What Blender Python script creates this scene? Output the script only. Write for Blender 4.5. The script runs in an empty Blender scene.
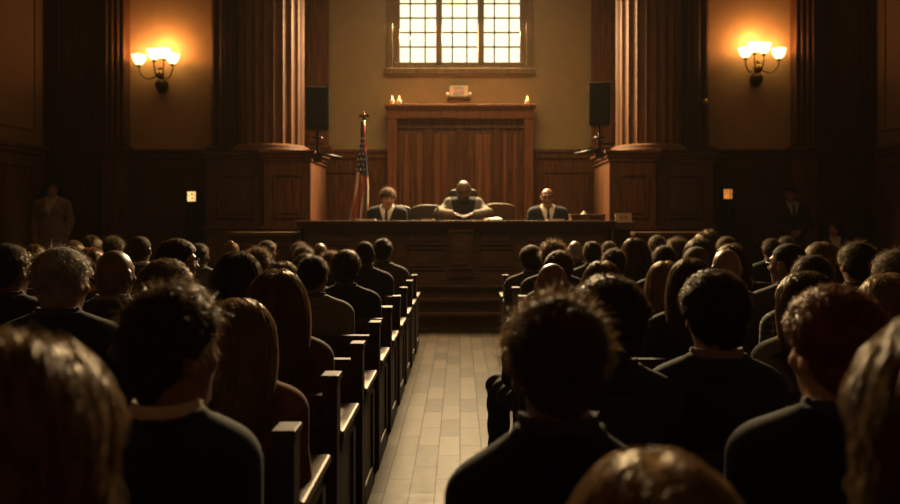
import bpy, bmesh, math, random
import numpy as np
from mathutils import Matrix, Vector, Euler
random.seed(7); RNG = np.random.default_rng(7)
PI = math.pi
F = 778.0; CX = 460.0; CY = 220.0; H = 1.4          # focal length in px, vanishing point, eye height
def WX(px, Y): return (px-CX)*Y/F
def WZ(py, Y): return H-(py-CY)*Y/F
COL = bpy.context.scene.collection

# ---------------------------------------------------------------- materials
def nodes(m):
    m.use_nodes = True; nt = m.node_tree; nt.nodes.clear(); return nt, nt.nodes, nt.links
def base_mat(name):
    m = bpy.data.materials.new(name); nt, N, L = nodes(m)
    out = N.new('ShaderNodeOutputMaterial'); b = N.new('ShaderNodeBsdfPrincipled')
    L.new(b.outputs[0], out.inputs[0]); return m, N, L, b, out
def setp(b, **k):
    for a, v in k.items():
        n = {'rough':'Roughness','metal':'Metallic','spec':'Specular IOR Level','coat':'Coat Weight','coatr':'Coat Roughness','sheen':'Sheen Weight','col':'Base Color','ani':'Anisotropic'}[a]
        b.inputs[n].default_value = (*v, 1) if a == 'col' else v
def ramp(N, stops):
    r = N.new('ShaderNodeValToRGB'); e = r.color_ramp.elements
    while len(e) < len(stops): e.new(.5)
    for i, (p, c) in enumerate(stops): e[i].position = p; e[i].color = (*c, 1)
    return r
def wood(name, dark, mid, light, scale=(9, 9, .7), rough=.66, coat=.0):
    m, N, L, b, out = base_mat(name)
    tc = N.new('ShaderNodeTexCoord'); mp = N.new('ShaderNodeMapping'); mp.inputs['Scale'].default_value = scale
    L.new(tc.outputs['Object'], mp.inputs[0])
    n = N.new('ShaderNodeTexNoise'); n.inputs['Scale'].default_value = 3; n.inputs['Detail'].default_value = 6; n.inputs['Distortion'].default_value = .6
    L.new(mp.outputs[0], n.inputs['Vector'])
    r = ramp(N, [(.28, dark), (.52, mid), (.75, light)]); L.new(n.outputs['Fac'], r.inputs[0]); L.new(r.outputs[0], b.inputs['Base Color'])
    bp = N.new('ShaderNodeBump'); bp.inputs['Strength'].default_value = .08; bp.inputs['Distance'].default_value = .01
    L.new(n.outputs['Fac'], bp.inputs['Height']); L.new(bp.outputs[0], b.inputs['Normal'])
    setp(b, rough=rough, coat=coat, coatr=.3, spec=.35); return m
def plain(name, col, rough=.6, metal=0, noise=.12, scale=30, spec=.5):
    m, N, L, b, out = base_mat(name)
    tc = N.new('ShaderNodeTexCoord'); n = N.new('ShaderNodeTexNoise'); n.inputs['Scale'].default_value = scale; n.inputs['Detail'].default_value = 4
    L.new(tc.outputs['Object'], n.inputs['Vector'])
    r = ramp(N, [(.3, tuple(c*(1-noise) for c in col)), (.7, tuple(min(1, c*(1+noise)) for c in col))])
    L.new(n.outputs['Fac'], r.inputs[0]); L.new(r.outputs[0], b.inputs['Base Color']); setp(b, rough=rough, metal=metal, spec=spec); return m
def emit(name, col, s):
    m = bpy.data.materials.new(name); nt, N, L = nodes(m)
    out = N.new('ShaderNodeOutputMaterial'); e = N.new('ShaderNodeEmission'); e.inputs[0].default_value = (*col, 1); e.inputs[1].default_value = s
    L.new(e.outputs[0], out.inputs[0]); return m
M = {}
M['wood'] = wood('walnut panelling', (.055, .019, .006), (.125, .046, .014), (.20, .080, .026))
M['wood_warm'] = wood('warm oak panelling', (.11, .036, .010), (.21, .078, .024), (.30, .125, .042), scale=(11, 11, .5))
M['wood_dark'] = wood('dark stained and shaded panelling', (.035, .013, .006), (.065, .025, .011), (.095, .038, .016))  # own dark stain; on the outer pedestal block it carries painted shade
M['wood_honey'] = wood('honey oak planks', (.12, .041, .012), (.215, .080, .024), (.30, .125, .042), scale=(11, 11, .5))
M['wood_bench'] = wood('bench walnut', (.045, .019, .008), (.085, .037, .015), (.13, .060, .026), scale=(1.2, 9, 9))
M['wood_pew'] = wood('pew oak', (.022, .010, .004), (.048, .024, .010), (.085, .046, .021), scale=(8, 8, 1.2), rough=.62)
M['wood_cap'] = wood('lit-tone pew armrest', (.06, .034, .014), (.12, .074, .034), (.19, .12, .06), scale=(14, 14, 14), rough=.5)  # paler than the pew oak: light on the caps put into the colour
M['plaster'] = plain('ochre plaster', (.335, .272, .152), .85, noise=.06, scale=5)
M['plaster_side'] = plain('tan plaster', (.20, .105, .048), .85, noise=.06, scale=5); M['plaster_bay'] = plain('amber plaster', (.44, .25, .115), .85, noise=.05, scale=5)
M['ceiling'] = plain('dim ceiling', (.07, .05, .035), .9)
M['black'] = plain('black cabinet', (.006, .006, .0065), .75, spec=.2)
M['black_metal'] = plain('black metal', (.015, .014, .013), .4, .6)
M['brass'] = plain('aged brass', (.32, .19, .075), .35, .9)
M['bronze'] = plain('dark bronze', (.07, .042, .02), .4, .8)
M['paper'] = plain('paper', (.75, .69, .56), .8, noise=.04)
M['card'] = plain('yellowed card', (.52, .36, .20), .8, noise=.08)
M['white_plastic'] = plain('ivory plastic', (.72, .66, .50), .5, noise=.05)
M['leather_dark'] = plain('black leather', (.016, .014, .013), .45, scale=60)
M['leather_grey'] = plain('brown grey leather', (.045, .034, .026), .5, scale=60)
M['leather_red'] = plain('reddish leather', (.085, .034, .016), .5, scale=60)
M['wax'] = plain('candle wax', (.75, .58, .38), .5, noise=.04)
M['flag_red'] = plain('flag red', (.40, .060, .025), .8); M['flag_white'] = plain('flag white', (.55, .46, .33), .8); M['flag_blue'] = plain('flag blue', (.018, .030, .065), .8)
M['star'] = plain('flag star', (.60, .56, .50), .8)
M['shirt_white'] = plain('white shirt', (.62, .58, .50), .8, noise=.04)
M['tie'] = plain('dark tie', (.014, .014, .018), .6)
M['shoe'] = plain('black shoe', (.012, .010, .009), .35)
M['shade'] = emit('lit frosted shade', (1.0, .70, .26), 5.5)
M['window_glass'] = emit('sunlit window glass', (1.0, .93, .60), 1.5)
M['flame'] = emit('candle flame', (1.0, .55, .16), 5)
M['sign_yellow'] = emit('lit yellow sign', (1.0, .62, .22), 1.3); M['sign_orange'] = emit('lit orange sign', (1.0, .33, .06), .75)
M['exit_letter'] = emit('exit letters', (1.0, .25, .04), 1.0); M['exit_face'] = emit('exit face', (1.0, .74, .42), .30)

def objcol_mat(name, rough, kind):
    """one material per fabric, its colour is the object's own colour"""
    m, N, L, b, out = base_mat(name)
    oi = N.new('ShaderNodeObjectInfo'); tc = N.new('ShaderNodeTexCoord')
    mx = N.new('ShaderNodeMix'); mx.data_type = 'RGBA'; mx.blend_type = 'MULTIPLY'; mx.inputs['Factor'].default_value = 1
    L.new(oi.outputs['Color'], mx.inputs['A'])
    if kind == 'skin':
        at = N.new('ShaderNodeAttribute'); at.attribute_name = 'tint'; L.new(at.outputs['Color'], mx.inputs['B'])
        setp(b, spec=.5, rough=.36)
    else:
        n = N.new('ShaderNodeTexNoise'); n.inputs['Scale'].default_value = 240 if kind == 'cloth' else 25; n.inputs['Detail'].default_value = 3
        L.new(tc.outputs['Object'], n.inputs['Vector'])
        cl_ = .88 if kind == 'cloth' else .7; r = ramp(N, [(.3, (cl_, cl_, cl_)), (.7, (2-cl_-.02, 2-cl_-.02, 2-cl_-.02))]); L.new(n.outputs['Fac'], r.inputs[0]); L.new(r.outputs[0], mx.inputs['B'])
        if kind == 'cloth':
            bp = N.new('ShaderNodeBump'); bp.inputs['Strength'].default_value = .25; bp.inputs['Distance'].default_value = .004
            L.new(n.outputs['Fac'], bp.inputs['Height']); L.new(bp.outputs[0], b.inputs['Normal']); setp(b, sheen=.09, spec=.3)
    L.new(mx.outputs['Result'], b.inputs['Base Color']); setp(b, rough=rough)
    if kind == 'hair':
        tr = N.new('ShaderNodeBsdfTranslucent'); ms = N.new('ShaderNodeMixShader'); ms.inputs[0].default_value = .30
        L.new(mx.outputs['Result'], tr.inputs[0]); L.new(b.outputs[0], ms.inputs[1]); L.new(tr.outputs[0], ms.inputs[2]); L.new(ms.outputs[0], out.inputs[0]); 
        setp(b, spec=.6, rough=.36); b.inputs['Specular Tint'].default_value = (1, .70, .38, 1)
        m2 = N.new('ShaderNodeMix'); m2.data_type = 'RGBA'; m2.inputs['Factor'].default_value = .38; m2.inputs['B'].default_value = (.62, .39, .16, 1)
        L.new(mx.outputs['Result'], m2.inputs['A']); L.new(m2.outputs['Result'], tr.inputs[0]); ms.inputs[0].default_value = .38
    if kind == 'under':
        b.inputs['Specular IOR Level'].default_value = .18; b.inputs['Specular Tint'].default_value = (1, .74, .44, 1)
        n2 = N.new('ShaderNodeTexNoise'); n2.inputs['Scale'].default_value = 130; n2.inputs['Detail'].default_value = 2; L.new(tc.outputs['Object'], n2.inputs['Vector'])
        bp = N.new('ShaderNodeBump'); bp.inputs['Strength'].default_value = .8; bp.inputs['Distance'].default_value = .006; L.new(n2.outputs['Fac'], bp.inputs['Height']); L.new(bp.outputs[0], b.inputs['Normal'])
    return m
M['hair_under'] = objcol_mat('matted hair', .75, 'under')
M['skin'] = objcol_mat('skin', .40, 'skin'); M['hair'] = objcol_mat('hair', .38, 'hair'); M['cloth'] = objcol_mat('suit cloth', .85, 'cloth'); M['knit'] = objcol_mat('soft knit', .9, 'knit')
def plaid_mat():
    m, N, L, b, out = base_mat('plaid wool')
    tc = N.new('ShaderNodeTexCoord'); s = N.new('ShaderNodeSeparateXYZ'); L.new(tc.outputs['Object'], s.inputs[0])
    def band(o):
        w = N.new('ShaderNodeMath'); w.operation = 'MULTIPLY'; w.inputs[1].default_value = 28; L.new(o, w.inputs[0])
        f = N.new('ShaderNodeMath'); f.operation = 'FRACT'; L.new(w.outputs[0], f.inputs[0])
        g = N.new('ShaderNodeMath'); g.operation = 'GREATER_THAN'; g.inputs[1].default_value = .72; L.new(f.outputs[0], g.inputs[0]); return g
    a, c = band(s.outputs['X']), band(s.outputs['Z'])
    ad = N.new('ShaderNodeMath'); ad.operation = 'ADD'; L.new(a.outputs[0], ad.inputs[0]); L.new(c.outputs[0], ad.inputs[1])
    h = N.new('ShaderNodeMath'); h.operation = 'MULTIPLY'; h.inputs[1].default_value = .5; L.new(ad.outputs[0], h.inputs[0])
    r = ramp(N, [(0, (.05, .055, .06)), (.5, (.12, .12, .12)), (1, (.3, .28, .25))]); L.new(h.outputs[0], r.inputs[0]); L.new(r.outputs[0], b.inputs['Base Color']); setp(b, rough=.85); return m
M['plaid'] = plaid_mat()
def floor_mat():
    m, N, L, b, out = base_mat('worn floor tiles')
    tc = N.new('ShaderNodeTexCoord'); mp = N.new('ShaderNodeMapping'); mp.inputs['Rotation'].default_value = (0, 0, PI/2); L.new(tc.outputs['Object'], mp.inputs[0])
    br = N.new('ShaderNodeTexBrick'); br.inputs['Scale'].default_value = 1; br.inputs['Brick Width'].default_value = .42; br.inputs['Row Height'].default_value = .13
    br.inputs['Mortar Size'].default_value = .004; br.inputs['Color1'].default_value = (.022, .0135, .0045, 1); br.inputs['Color2'].default_value = (.052, .031, .010, 1); br.inputs['Mortar'].default_value = (.006, .0035, .0012, 1)
    L.new(mp.outputs[0], br.inputs['Vector'])
    n = N.new('ShaderNodeTexNoise'); n.inputs['Scale'].default_value = 14; n.inputs['Detail'].default_value = 6; L.new(tc.outputs['Object'], n.inputs['Vector'])
    r = ramp(N, [(.3, (.72, .72, .72)), (.7, (1.15, 1.15, 1.15))]); L.new(n.outputs['Fac'], r.inputs[0])
    mx = N.new('ShaderNodeMix'); mx.data_type = 'RGBA'; mx.blend_type = 'MULTIPLY'; mx.inputs['Factor'].default_value = 1
    L.new(br.outputs['Color'], mx.inputs['A']); L.new(r.outputs[0], mx.inputs['B']); L.new(mx.outputs['Result'], b.inputs['Base Color'])
    rr = N.new('ShaderNodeMapRange'); rr.inputs['To Min'].default_value = .34; rr.inputs['To Max'].default_value = .52; L.new(n.outputs['Fac'], rr.inputs[0]); L.new(rr.outputs[0], b.inputs['Roughness'])
    bp = N.new('ShaderNodeBump'); bp.inputs['Strength'].default_value = .3; bp.inputs['Distance'].default_value = .004; L.new(br.outputs['Fac'], bp.inputs['Height']); bp.invert = True; L.new(bp.outputs[0], b.inputs['Normal'])
    sp = N.new('ShaderNodeMapRange'); sp.inputs['From Min'].default_value = .004; sp.inputs['From Max'].default_value = .045; sp.inputs['To Min'].default_value = .026; sp.inputs['To Max'].default_value = .044
    bw = N.new('ShaderNodeRGBToBW'); L.new(br.outputs['Color'], bw.inputs[0]); L.new(bw.outputs[0], sp.inputs[0]); L.new(sp.outputs[0], b.inputs['Specular IOR Level']); return m
M['floor'] = floor_mat()

# ---------------------------------------------------------------- mesh helpers
class MB:
    def __init__(s): s.v = []; s.f = []; s.mi = []; s.sm = []; s.cur = 0
    def add(s, vs, fs, smooth=False):
        o = len(s.v); s.v += [tuple(p) for p in vs]; s.f += [tuple(i+o for i in f) for f in fs]; s.mi += [s.cur]*len(fs); s.sm += [smooth]*len(fs); return s
    def box(s, x0, x1, y0, y1, z0, z1):
        if x0 > x1: x0, x1 = x1, x0
        return s.add([(x0,y0,z0),(x1,y0,z0),(x1,y1,z0),(x0,y1,z0),(x0,y0,z1),(x1,y0,z1),(x1,y1,z1),(x0,y1,z1)],
              [(0,3,2,1),(4,5,6,7),(0,1,5,4),(1,2,6,5),(2,3,7,6),(3,0,4,7)])
    def prism(s, prof, a, b, axis='x'):
        """profile of (u, v) swept along an axis: x -> (y, z), y -> (x, z), z -> (x, y)"""
        n = len(prof); P = {'x': lambda t, u, v: (t, u, v), 'y': lambda t, u, v: (u, t, v), 'z': lambda t, u, v: (u, v, t)}[axis]
        vs = [P(a, u, v) for u, v in prof]+[P(b, u, v) for u, v in prof]
        fs = [(i, (i+1) % n, n+(i+1) % n, n+i) for i in range(n)]+[tuple(range(n-1, -1, -1)), tuple(range(n, 2*n))]
        return s.add(vs, fs)
    def lathe(s, prof, c=(0,0,0), seg=24, smooth=True, arc=1.0):
        n = len(prof); vs = []; fs = []
        for k in range(seg):
            a = 2*PI*arc*k/seg
            for r, z in prof: vs.append((c[0]+r*math.cos(a), c[1]+r*math.sin(a), c[2]+z))
        for k in range(seg):
            k2 = (k+1) % seg
            for i in range(n-1): fs.append((k*n+i, k2*n+i, k2*n+i+1, k*n+i+1))
        return s.add(vs, fs, smooth)
    def tube(s, path, r, seg=10, r2=None):
        P = [Vector(p) for p in path]; n = len(P); vs = []; fs = []; up = Vector((.13, .31, .94))
        for i, p in enumerate(P):
            t = (P[min(i+1, n-1)]-P[max(i-1, 0)]).normalized(); a = t.cross(up)
            a = a.normalized() if a.length > .05 else t.cross(Vector((1, 0, 0))).normalized()
            b = t.cross(a); rr = r+((r2 if r2 is not None else r)-r)*i/max(1, n-1)
            for k in range(seg):
                w = 2*PI*k/seg; vs.append(p+(a*math.cos(w)+b*math.sin(w))*rr)
        for i in range(n-1):
            for k in range(seg): fs.append((i*seg+k, i*seg+(k+1) % seg, (i+1)*seg+(k+1) % seg, (i+1)*seg+k))
        fs += [tuple(range(seg-1, -1, -1)), tuple(range((n-1)*seg, n*seg))]
        return s.add(vs, fs, True)
    def ball(s, c, r, seg=14, rings=8):
        if not hasattr(r, '__len__'): r = (r, r, r)
        vs = []; fs = []
        for i in range(rings+1):
            t = PI*i/rings
            for k in range(seg):
                w = 2*PI*k/seg; vs.append((c[0]+r[0]*math.sin(t)*math.cos(w), c[1]+r[1]*math.sin(t)*math.sin(w), c[2]+r[2]*math.cos(t)))
        for i in range(rings):
            for k in range(seg): fs.append((i*seg+k, (i+1)*seg+k, (i+1)*seg+(k+1) % seg, i*seg+(k+1) % seg))
        return s.add(vs, fs, True)
    def panel(s, x0, x1, z0, z1, y, d=.02, fr=.05, inset=.02):
        """a recessed framed panel on a wall facing -Y whose face is at y"""
        e = .018
        for (a, b, c, dd) in ((x0-e, x0, z0-e, z1+e), (x1, x1+e, z0-e, z1+e), (x0, x1, z0-e, z0), (x0, x1, z1, z1+e)): s.box(a, b, y-d, y+.002, c, dd)
        s.box(x0+fr, x1-fr, y-d*.6, y+.002, z0+fr, z1-fr); return s
    def mesh(s, name):
        me = bpy.data.meshes.new(name); me.from_pydata(s.v, [], s.f); me.update()
        me.polygons.foreach_set('material_index', s.mi); me.polygons.foreach_set('use_smooth', s.sm)
        bm = bmesh.new(); bm.from_mesh(me); bmesh.ops.recalc_face_normals(bm, faces=bm.faces); bm.to_mesh(me); bm.free()
        return me
    def build(s, name, mats, parent=None, bevel=0, loc=None):
        o = bpy.data.objects.new(name, s.mesh(name)); COL.objects.link(o)
        for m in (mats if isinstance(mats, (list, tuple)) else [mats]): o.data.materials.append(M[m] if isinstance(m, str) else m)
        if parent: o.parent = parent
        if loc: o.location = loc
        if bevel:
            b = o.modifiers.new('bevel', 'BEVEL'); b.width = bevel; b.segments = 2; b.limit_method = 'ANGLE'; b.angle_limit = .7
        return o
def tag(o, label=None, cat=None, group=None, kind=None):
    if label: o['label'] = label
    if cat: o['category'] = cat
    if group: o['group'] = group
    if kind: o['kind'] = kind
    return o
def empty(name, loc=(0, 0, 0), rz=0):
    o = bpy.data.objects.new(name, None); COL.objects.link(o); o.location = loc; o.rotation_euler = (0, 0, rz); o.empty_display_size = .2; return o
def copy_tree(o, parent=None):
    c = o.copy(); COL.objects.link(c); c.parent = parent
    for ch in list(o.children): copy_tree(ch, c)
    return c
def structure(o, label=None): o['kind'] = 'structure'; return tag(o, label)

# ---------------------------------------------------------------- the room
YB = 14.0; XW = 7.45; ZC = 6.6; YR = -1.2
structure(MB().box(-XW-.2, XW+.2, YR-.2, YB+.6, -.1, 0).build('floor', 'floor'), 'worn pale tiled floor of the courtroom and its central aisle')
structure(MB().box(-XW-.2, XW+.2, YR-.2, YB+.6, ZC, ZC+.1).build('ceiling', 'ceiling'), 'dim plaster ceiling of the courtroom')
structure(MB().box(-XW-.2, XW+.2, YR-.2, YR, 0, ZC).build('wall_rear', 'wood_dark'), 'dark panelled wall behind the audience')
# back wall with an opening for the window
wx0, wx1, wz0, wz1 = WX(392, YB), WX(526, YB), WZ(66, YB), WZ(-2, YB)
b = MB(); b.box(-XW-.2, wx0, YB, YB+.25, 0, ZC); b.box(wx1, XW+.2, YB, YB+.25, 0, ZC); b.box(wx0, wx1, YB, YB+.25, 0, wz0); b.box(wx0, wx1, YB, YB+.25, wz1, ZC)
structure(b.build('wall_back', 'plaster'), 'ochre plaster back wall behind the judges')
for sd, nm in ((-1, 'left'), (1, 'right')):
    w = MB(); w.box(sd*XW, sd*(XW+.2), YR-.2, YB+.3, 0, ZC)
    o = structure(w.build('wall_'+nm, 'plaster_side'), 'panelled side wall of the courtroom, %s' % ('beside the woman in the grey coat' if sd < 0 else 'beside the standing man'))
    q = MB(); xi = sd*XW
    q.box(xi, xi-sd*.05, YR, YB, 0, 2.62); q.box(xi, xi-sd*.12, YR, YB, 2.62, 2.70); q.box(xi, xi-sd*.09, YR, YB, 2.54, 2.62); q.box(xi, xi-sd*.10, YR, YB, 0, .22)
    for k in range(8):
        y0 = YB-.35-1.85*k-1.5
        for (a, c, d, e) in ((y0, y0+1.5, .45, .50), (y0, y0+1.5, 2.3, 2.35), (y0, y0+.05, .45, 2.35), (y0+1.45, y0+1.5, .45, 2.35)): q.box(xi, xi-sd*.075, a, c, d, e)
    q.build('wainscot', 'wood', o, .006)
    q = MB()
    for k in range(8):
        y0 = YB-.35-1.85*k-1.5
        for (a, c, d, e) in ((y0, y0+1.5, 2.95, 3.0), (y0, y0+1.5, 6.1, 6.15), (y0, y0+.05, 2.95, 6.15), (y0+1.45, y0+1.5, 2.95, 6.15)): q.box(xi, xi-sd*.03, a, c, d, e)
    q.build('upper_moulding', 'plaster_side', o, .006)
# window
wn = structure(empty('window_1', ((wx0+wx1)/2, YB, wz0)), 'tall three-light leaded window glowing above the judges'); cx0 = (wx0+wx1)/2
def rel(mb): mb.v = [(x-cx0, y-YB, z-wz0) for x, y, z in mb.v]; return mb
fr = MB(); e = .11
px2x = lambda p: WX(p, YB)
fr.box(px2x(387), px2x(393), YB-.07, YB+.12, wz0-.16, wz1+.1); fr.box(px2x(526), px2x(532), YB-.07, YB+.12, wz0-.16, wz1+.1); fr.box(px2x(393), px2x(399.8), YB-.03, YB+.12, wz0-.06, wz1+.1); fr.box(px2x(519.8), px2x(526), YB-.03, YB+.12, wz0-.06, wz1+.1)
fr.box(px2x(387)-.05, px2x(532)+.05, YB-.12, YB+.12, wz0-.16, wz0-.06); fr.box(wx0, wx1, YB-.05, YB+.12, wz0-.06, wz0+.06)
fr.box(wx0, wx1, YB-.07, YB+.12, wz1-.02, wz1+.16)
for a, c in ((436, 442), (478, 484)): fr.box(px2x(a), px2x(c), YB-.05, YB+.12, wz0, wz1)
M['window_wood'] = wood('pale window wood', (.11, .075, .038), (.18, .125, .065), (.23, .16, .09), rough=.9)
rel(fr).build('window_frame', 'window_wood', wn, .008)
for (a, c) in ((399.5, 436), (442, 477.5), (484, 520)):
    x0, x1 = px2x(a), px2x(c)
    rel(MB().box(x0, x1, YB+.06, YB+.07, wz0+.06, wz1)).build('pane', 'window_glass', wn)
    lead = MB()
    for t in (.29, .70): lead.box(x0+(x1-x0)*t-.014, x0+(x1-x0)*t+.014, YB+.03, YB+.058, wz0, wz1)
    for py in (46.5, 32, 17.5, 3): lead.box(x0, x1, YB+.03, YB+.058, WZ(py, YB)-.013, WZ(py, YB)+.013)
    rel(lead).build('muntin', 'bronze', wn)

trim_i = [0]
def trim(mb, mat, label, bevel=.008):
    trim_i[0] += 1; return structure(mb.build('trim_%d' % trim_i[0], mat, None, bevel), label)
def cornice(b, x0, x1, y, z, d=.10, back=None):
    """a stepped moulding whose top is z, on a face at y"""
    k = back if back is not None else y+.05
    b.box(x0-d, x1+d, y-d, k, z-.05, z); b.box(x0-d*.6, x1+d*.6, y-d*.6, k, z-.11, z-.05); b.box(x0-d*.3, x1+d*.3, y-d*.3, k, z-.17, z-.11)
ZW = WZ(150, YB)                                  # top of the wainscot (2.66)
for sd in (-1, 1):
    S = 'left' if sd < 0 else 'right'
    who = 'beside the flag' if sd < 0 else 'beside the framed card'
    def span(a, c): return tuple(sorted((sd*a, sd*c)))
    # middle wainscot between portal and pedestal
    b = MB(); x0, x1 = span(1.28, 2.60)
    b.box(x0, x1, YB-.10, YB, 0, ZW-.15); b.box(x0, x1, YB-.17, YB, ZW-.06, ZW); b.box(x0, x1, YB-.14, YB, ZW-.16, ZW-.06)
    b.panel(x0+.22, x1-.32, .9, ZW-.42, YB-.10, .03)
    trim(b, 'wood', 'walnut wainscot behind the seated officials, '+who)
    # pilaster strip behind the speaker
    b = MB(); x0, x1 = span(2.36, 2.80); b.box(x0, x1, YB-.16, YB, ZW, ZC); b.box(x0+.07, x1-.07, YB-.2, YB, ZW+.1, ZC); cornice(b, x0, x1, YB-.16, ZW+.06, .06, YB)
    trim(b, 'wood', 'flat wooden pilaster strip behind a black loudspeaker, '+who)
    # outer wainscot under the sconce with a door
    b = MB(); x0, x1 = span(4.0, 7.45)
    b.box(x0, x1, YB-.08, YB, 0, ZW-.15); b.box(x0, x1, YB-.16, YB, ZW-.06, ZW); b.box(x0, x1, YB-.12, YB, ZW-.16, ZW-.06)
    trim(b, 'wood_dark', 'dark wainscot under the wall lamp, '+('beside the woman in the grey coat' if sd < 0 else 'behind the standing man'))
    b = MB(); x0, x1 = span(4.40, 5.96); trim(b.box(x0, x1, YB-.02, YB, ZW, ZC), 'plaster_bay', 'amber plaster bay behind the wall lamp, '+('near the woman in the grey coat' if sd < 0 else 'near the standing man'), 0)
    # outer dark wood bay
    b = MB(); x0, x1 = span(6.28, 7.45); b.box(x0, x1, YB-.10, YB, ZW, ZC); b.panel(x0+.3, x1-.25, ZW+.25, 6.2, YB-.10, .03); b.panel(x0+.3, x1-.25, .35, ZW-.4, YB-.08, .03)
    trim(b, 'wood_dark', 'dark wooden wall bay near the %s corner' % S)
    # fluted pilasters
    for (a, c, nfl) in ((5.93, 6.33, 4), (4.16, 4.44, 2)):
        b = MB(); x0, x1 = span(a, c); b.box(x0, x1, YB-.14, YB, 0, ZC)
        w = (x1-x0)/nfl
        for k in range(nfl):
            xc = x0+w*(k+.5); prof = [(xc+w*.40*math.cos(t), YB-.14-.06*math.sin(t)) for t in np.linspace(0, PI, 9)]
            b.prism(prof, ZW+.1, ZC, 'z')
        cornice(b, x0, x1, YB-.15, ZW+.04, .07, YB); b.box(x0-.02, x1+.02, YB-.20, YB, 0, ZW-.2)
        trim(b, 'wood', 'fluted wooden pilaster %s the lamp with the %s shades' % ('outside' if nfl == 4 else 'inside', 'yellow' if sd < 0 else 'white'))
    # return wall behind the column
    b = MB(); x0, x1 = span(2.80, 4.16); b.box(x0, x1, YB-.3, YB, 0, ZC); b.box(span(3.95, 4.02)[0], span(3.95, 4.02)[1], YB-.36, YB-.3, ZW, ZC)
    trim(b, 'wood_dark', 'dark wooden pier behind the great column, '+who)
    # pedestal: walnut inner block, set back outer block with its shade put into darker wood
    yp = 12.3; ZT = ZW; ZW = 2.52; b = MB(); x0, x1 = span(2.36, 3.10)
    b.box(x0, x1, yp, 13.7, 0, ZW-.12); cornice(b, x0, x1, yp, ZW-.02, .08, 13.7); cornice(b, x0, x1, yp+.02, 1.30, .05, 13.7)
    b.box(x0-.04, x1+.04, yp-.04, 13.7, 0, .3); b.panel(x0+.18, x1-.14, 1.45, ZW-.42, yp, .03); b.panel(x0+.18, x1-.14, .45, 1.05, yp, .03)
    trim(b, 'wood', 'panelled pedestal block under the great column, '+who)
    b = MB(); x0, x1 = span(3.10, 4.05)
    b.box(x0, x1, yp+.12, 13.7, 0, ZW-.12); cornice(b, x0, x1, yp+.12, ZW-.04, .06, 13.7); cornice(b, x0, x1, yp+.14, 1.30, .05, 13.7); b.panel(x0+.2, x1-.2, 1.45, ZW-.42, yp+.12, .03)
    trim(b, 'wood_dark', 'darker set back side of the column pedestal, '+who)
    # the column
    cxm = sd*3.13; r = .53; n = 22; prof = []
    for k in range(n):
        for t in np.linspace(-.5, .5, 9)[:-1]:
            a = 2*PI*(k+t)/n; d = .035*math.sqrt(max(0, 1-(abs(t)/.40)**2)) if abs(t) < .40 else 0
            prof.append((cxm+(r-d)*math.cos(a), 12.95+(r-d)*math.sin(a)))
    b = MB(); b.prism(prof, ZW+.10, ZC-.02, 'z')
    col = structure(b.build('column', 'wood'), 'great fluted wooden column '+who)
    b = MB(); b.lathe([(0, -.02), (.64, -.02), (.66, 0), (.66, .04), (.60, .055), (.62, .085), (.58, .11), (.53, .13), (0, .13)], (cxm, 12.95, ZW-.02), 48)
    b.build('column_base', 'wood', col); ZW = ZT
# side doors under the lamps
for sd in (-1, 1):
    x0, x1 = (WX(134, YB), WX(206, YB)) if sd < 0 else (WX(718, YB), WX(792, YB)); y = YB-.08
    d = structure(empty('door_%d' % (1 if sd < 0 else 2), ((x0+x1)/2, y, 0)), 'dark panelled double door under the wall lamp, '+('without any person before it' if sd < 0 else 'behind the standing man')); xc = (x0+x1)/2
    def rd(mb): mb.v = [(a-xc, bb-y, c) for a, bb, c in mb.v]; return mb
    b = MB(); b.box(x0-.1, x0, y-.06, y, 0, 2.42); b.box(x1, x1+.1, y-.06, y, 0, 2.42); b.box(x0-.1, x1+.1, y-.06, y, 2.3, 2.42); rd(b).build('door_frame', 'wood_dark', d, .006)
    for (a, c) in ((x0, xc-.005), (xc+.005, x1)):
        b = MB(); b.box(a, c, y-.03, y, .01, 2.3); b.panel(a+.1, c-.1, 1.85, 2.18, y-.03, .02); b.panel(a+.1, c-.1, 1.0, 1.72, y-.03, .02); b.panel(a+.1, c-.1, .2, .85, y-.03, .02); lf = rd(b).build('door_leaf', 'wood_dark', d, .004)
        kx = c-.06 if a == x0 else a+.06
        rd(MB().ball((kx, y-.09, 1.02), .03).tube([(kx, y-.03, 1.02), (kx, y-.09, 1.02)], .012)).build('door_knob', 'brass', lf)

# ---------------------------------------------------------------- judges' platform, bench, portal
fx0, fx1 = WX(300, 10.7), WX(612, 10.7); ZP = .51
b = MB()
for k, (y, z) in enumerate(((10.18, .17), (10.40, .34), (10.62, ZP))):
    b.box(fx0-.05, fx1+.05, y, 10.72 if k < 2 else 13.7, 0 if k == 2 else z-.17, z); b.box(fx0-.05, fx1+.05, y-.03, y+.05, z-.035, z)
st = structure(b.build('floor_dais', 'wood_bench', None, .006), 'three wooden steps rising to the judges platform')
for sd in (-1, 1):
    x0, x1 = sorted((sd*(2.36 if sd < 0 else 2.16), sd*XW))
    structure(MB().box(x0, x1, 11.6, YB-.1, 0, .25).build('floor_side_platform', 'wood_dark'), 'low dark side platform '+('under the woman in the grey coat' if sd < 0 else 'under the standing man'))
bn = tag(empty('judge_bench', ((fx0+fx1)/2, 11.0, ZP)), 'long dark panelled judges bench above the three steps', 'bench'); bx = (fx0+fx1)/2
def rb(mb): mb.v = [(a-bx, y-11.0, z-ZP) for a, y, z in mb.v]; return mb
ZD = 1.392; yf = 10.72
b = MB(); b.box(fx0, fx1, yf, yf+.12, ZP, ZD-.05); b.box(fx0, fx0+.1, yf, 11.45, ZP, ZD-.05); b.box(fx1-.1, fx1, yf, 11.45, ZP, ZD-.05)
b.box(fx0-.02, fx1+.02, yf-.035, yf, ZP, ZP+.13); b.box(fx0, fx1, yf-.02, yf, ZP+.13, ZP+.17)
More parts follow.
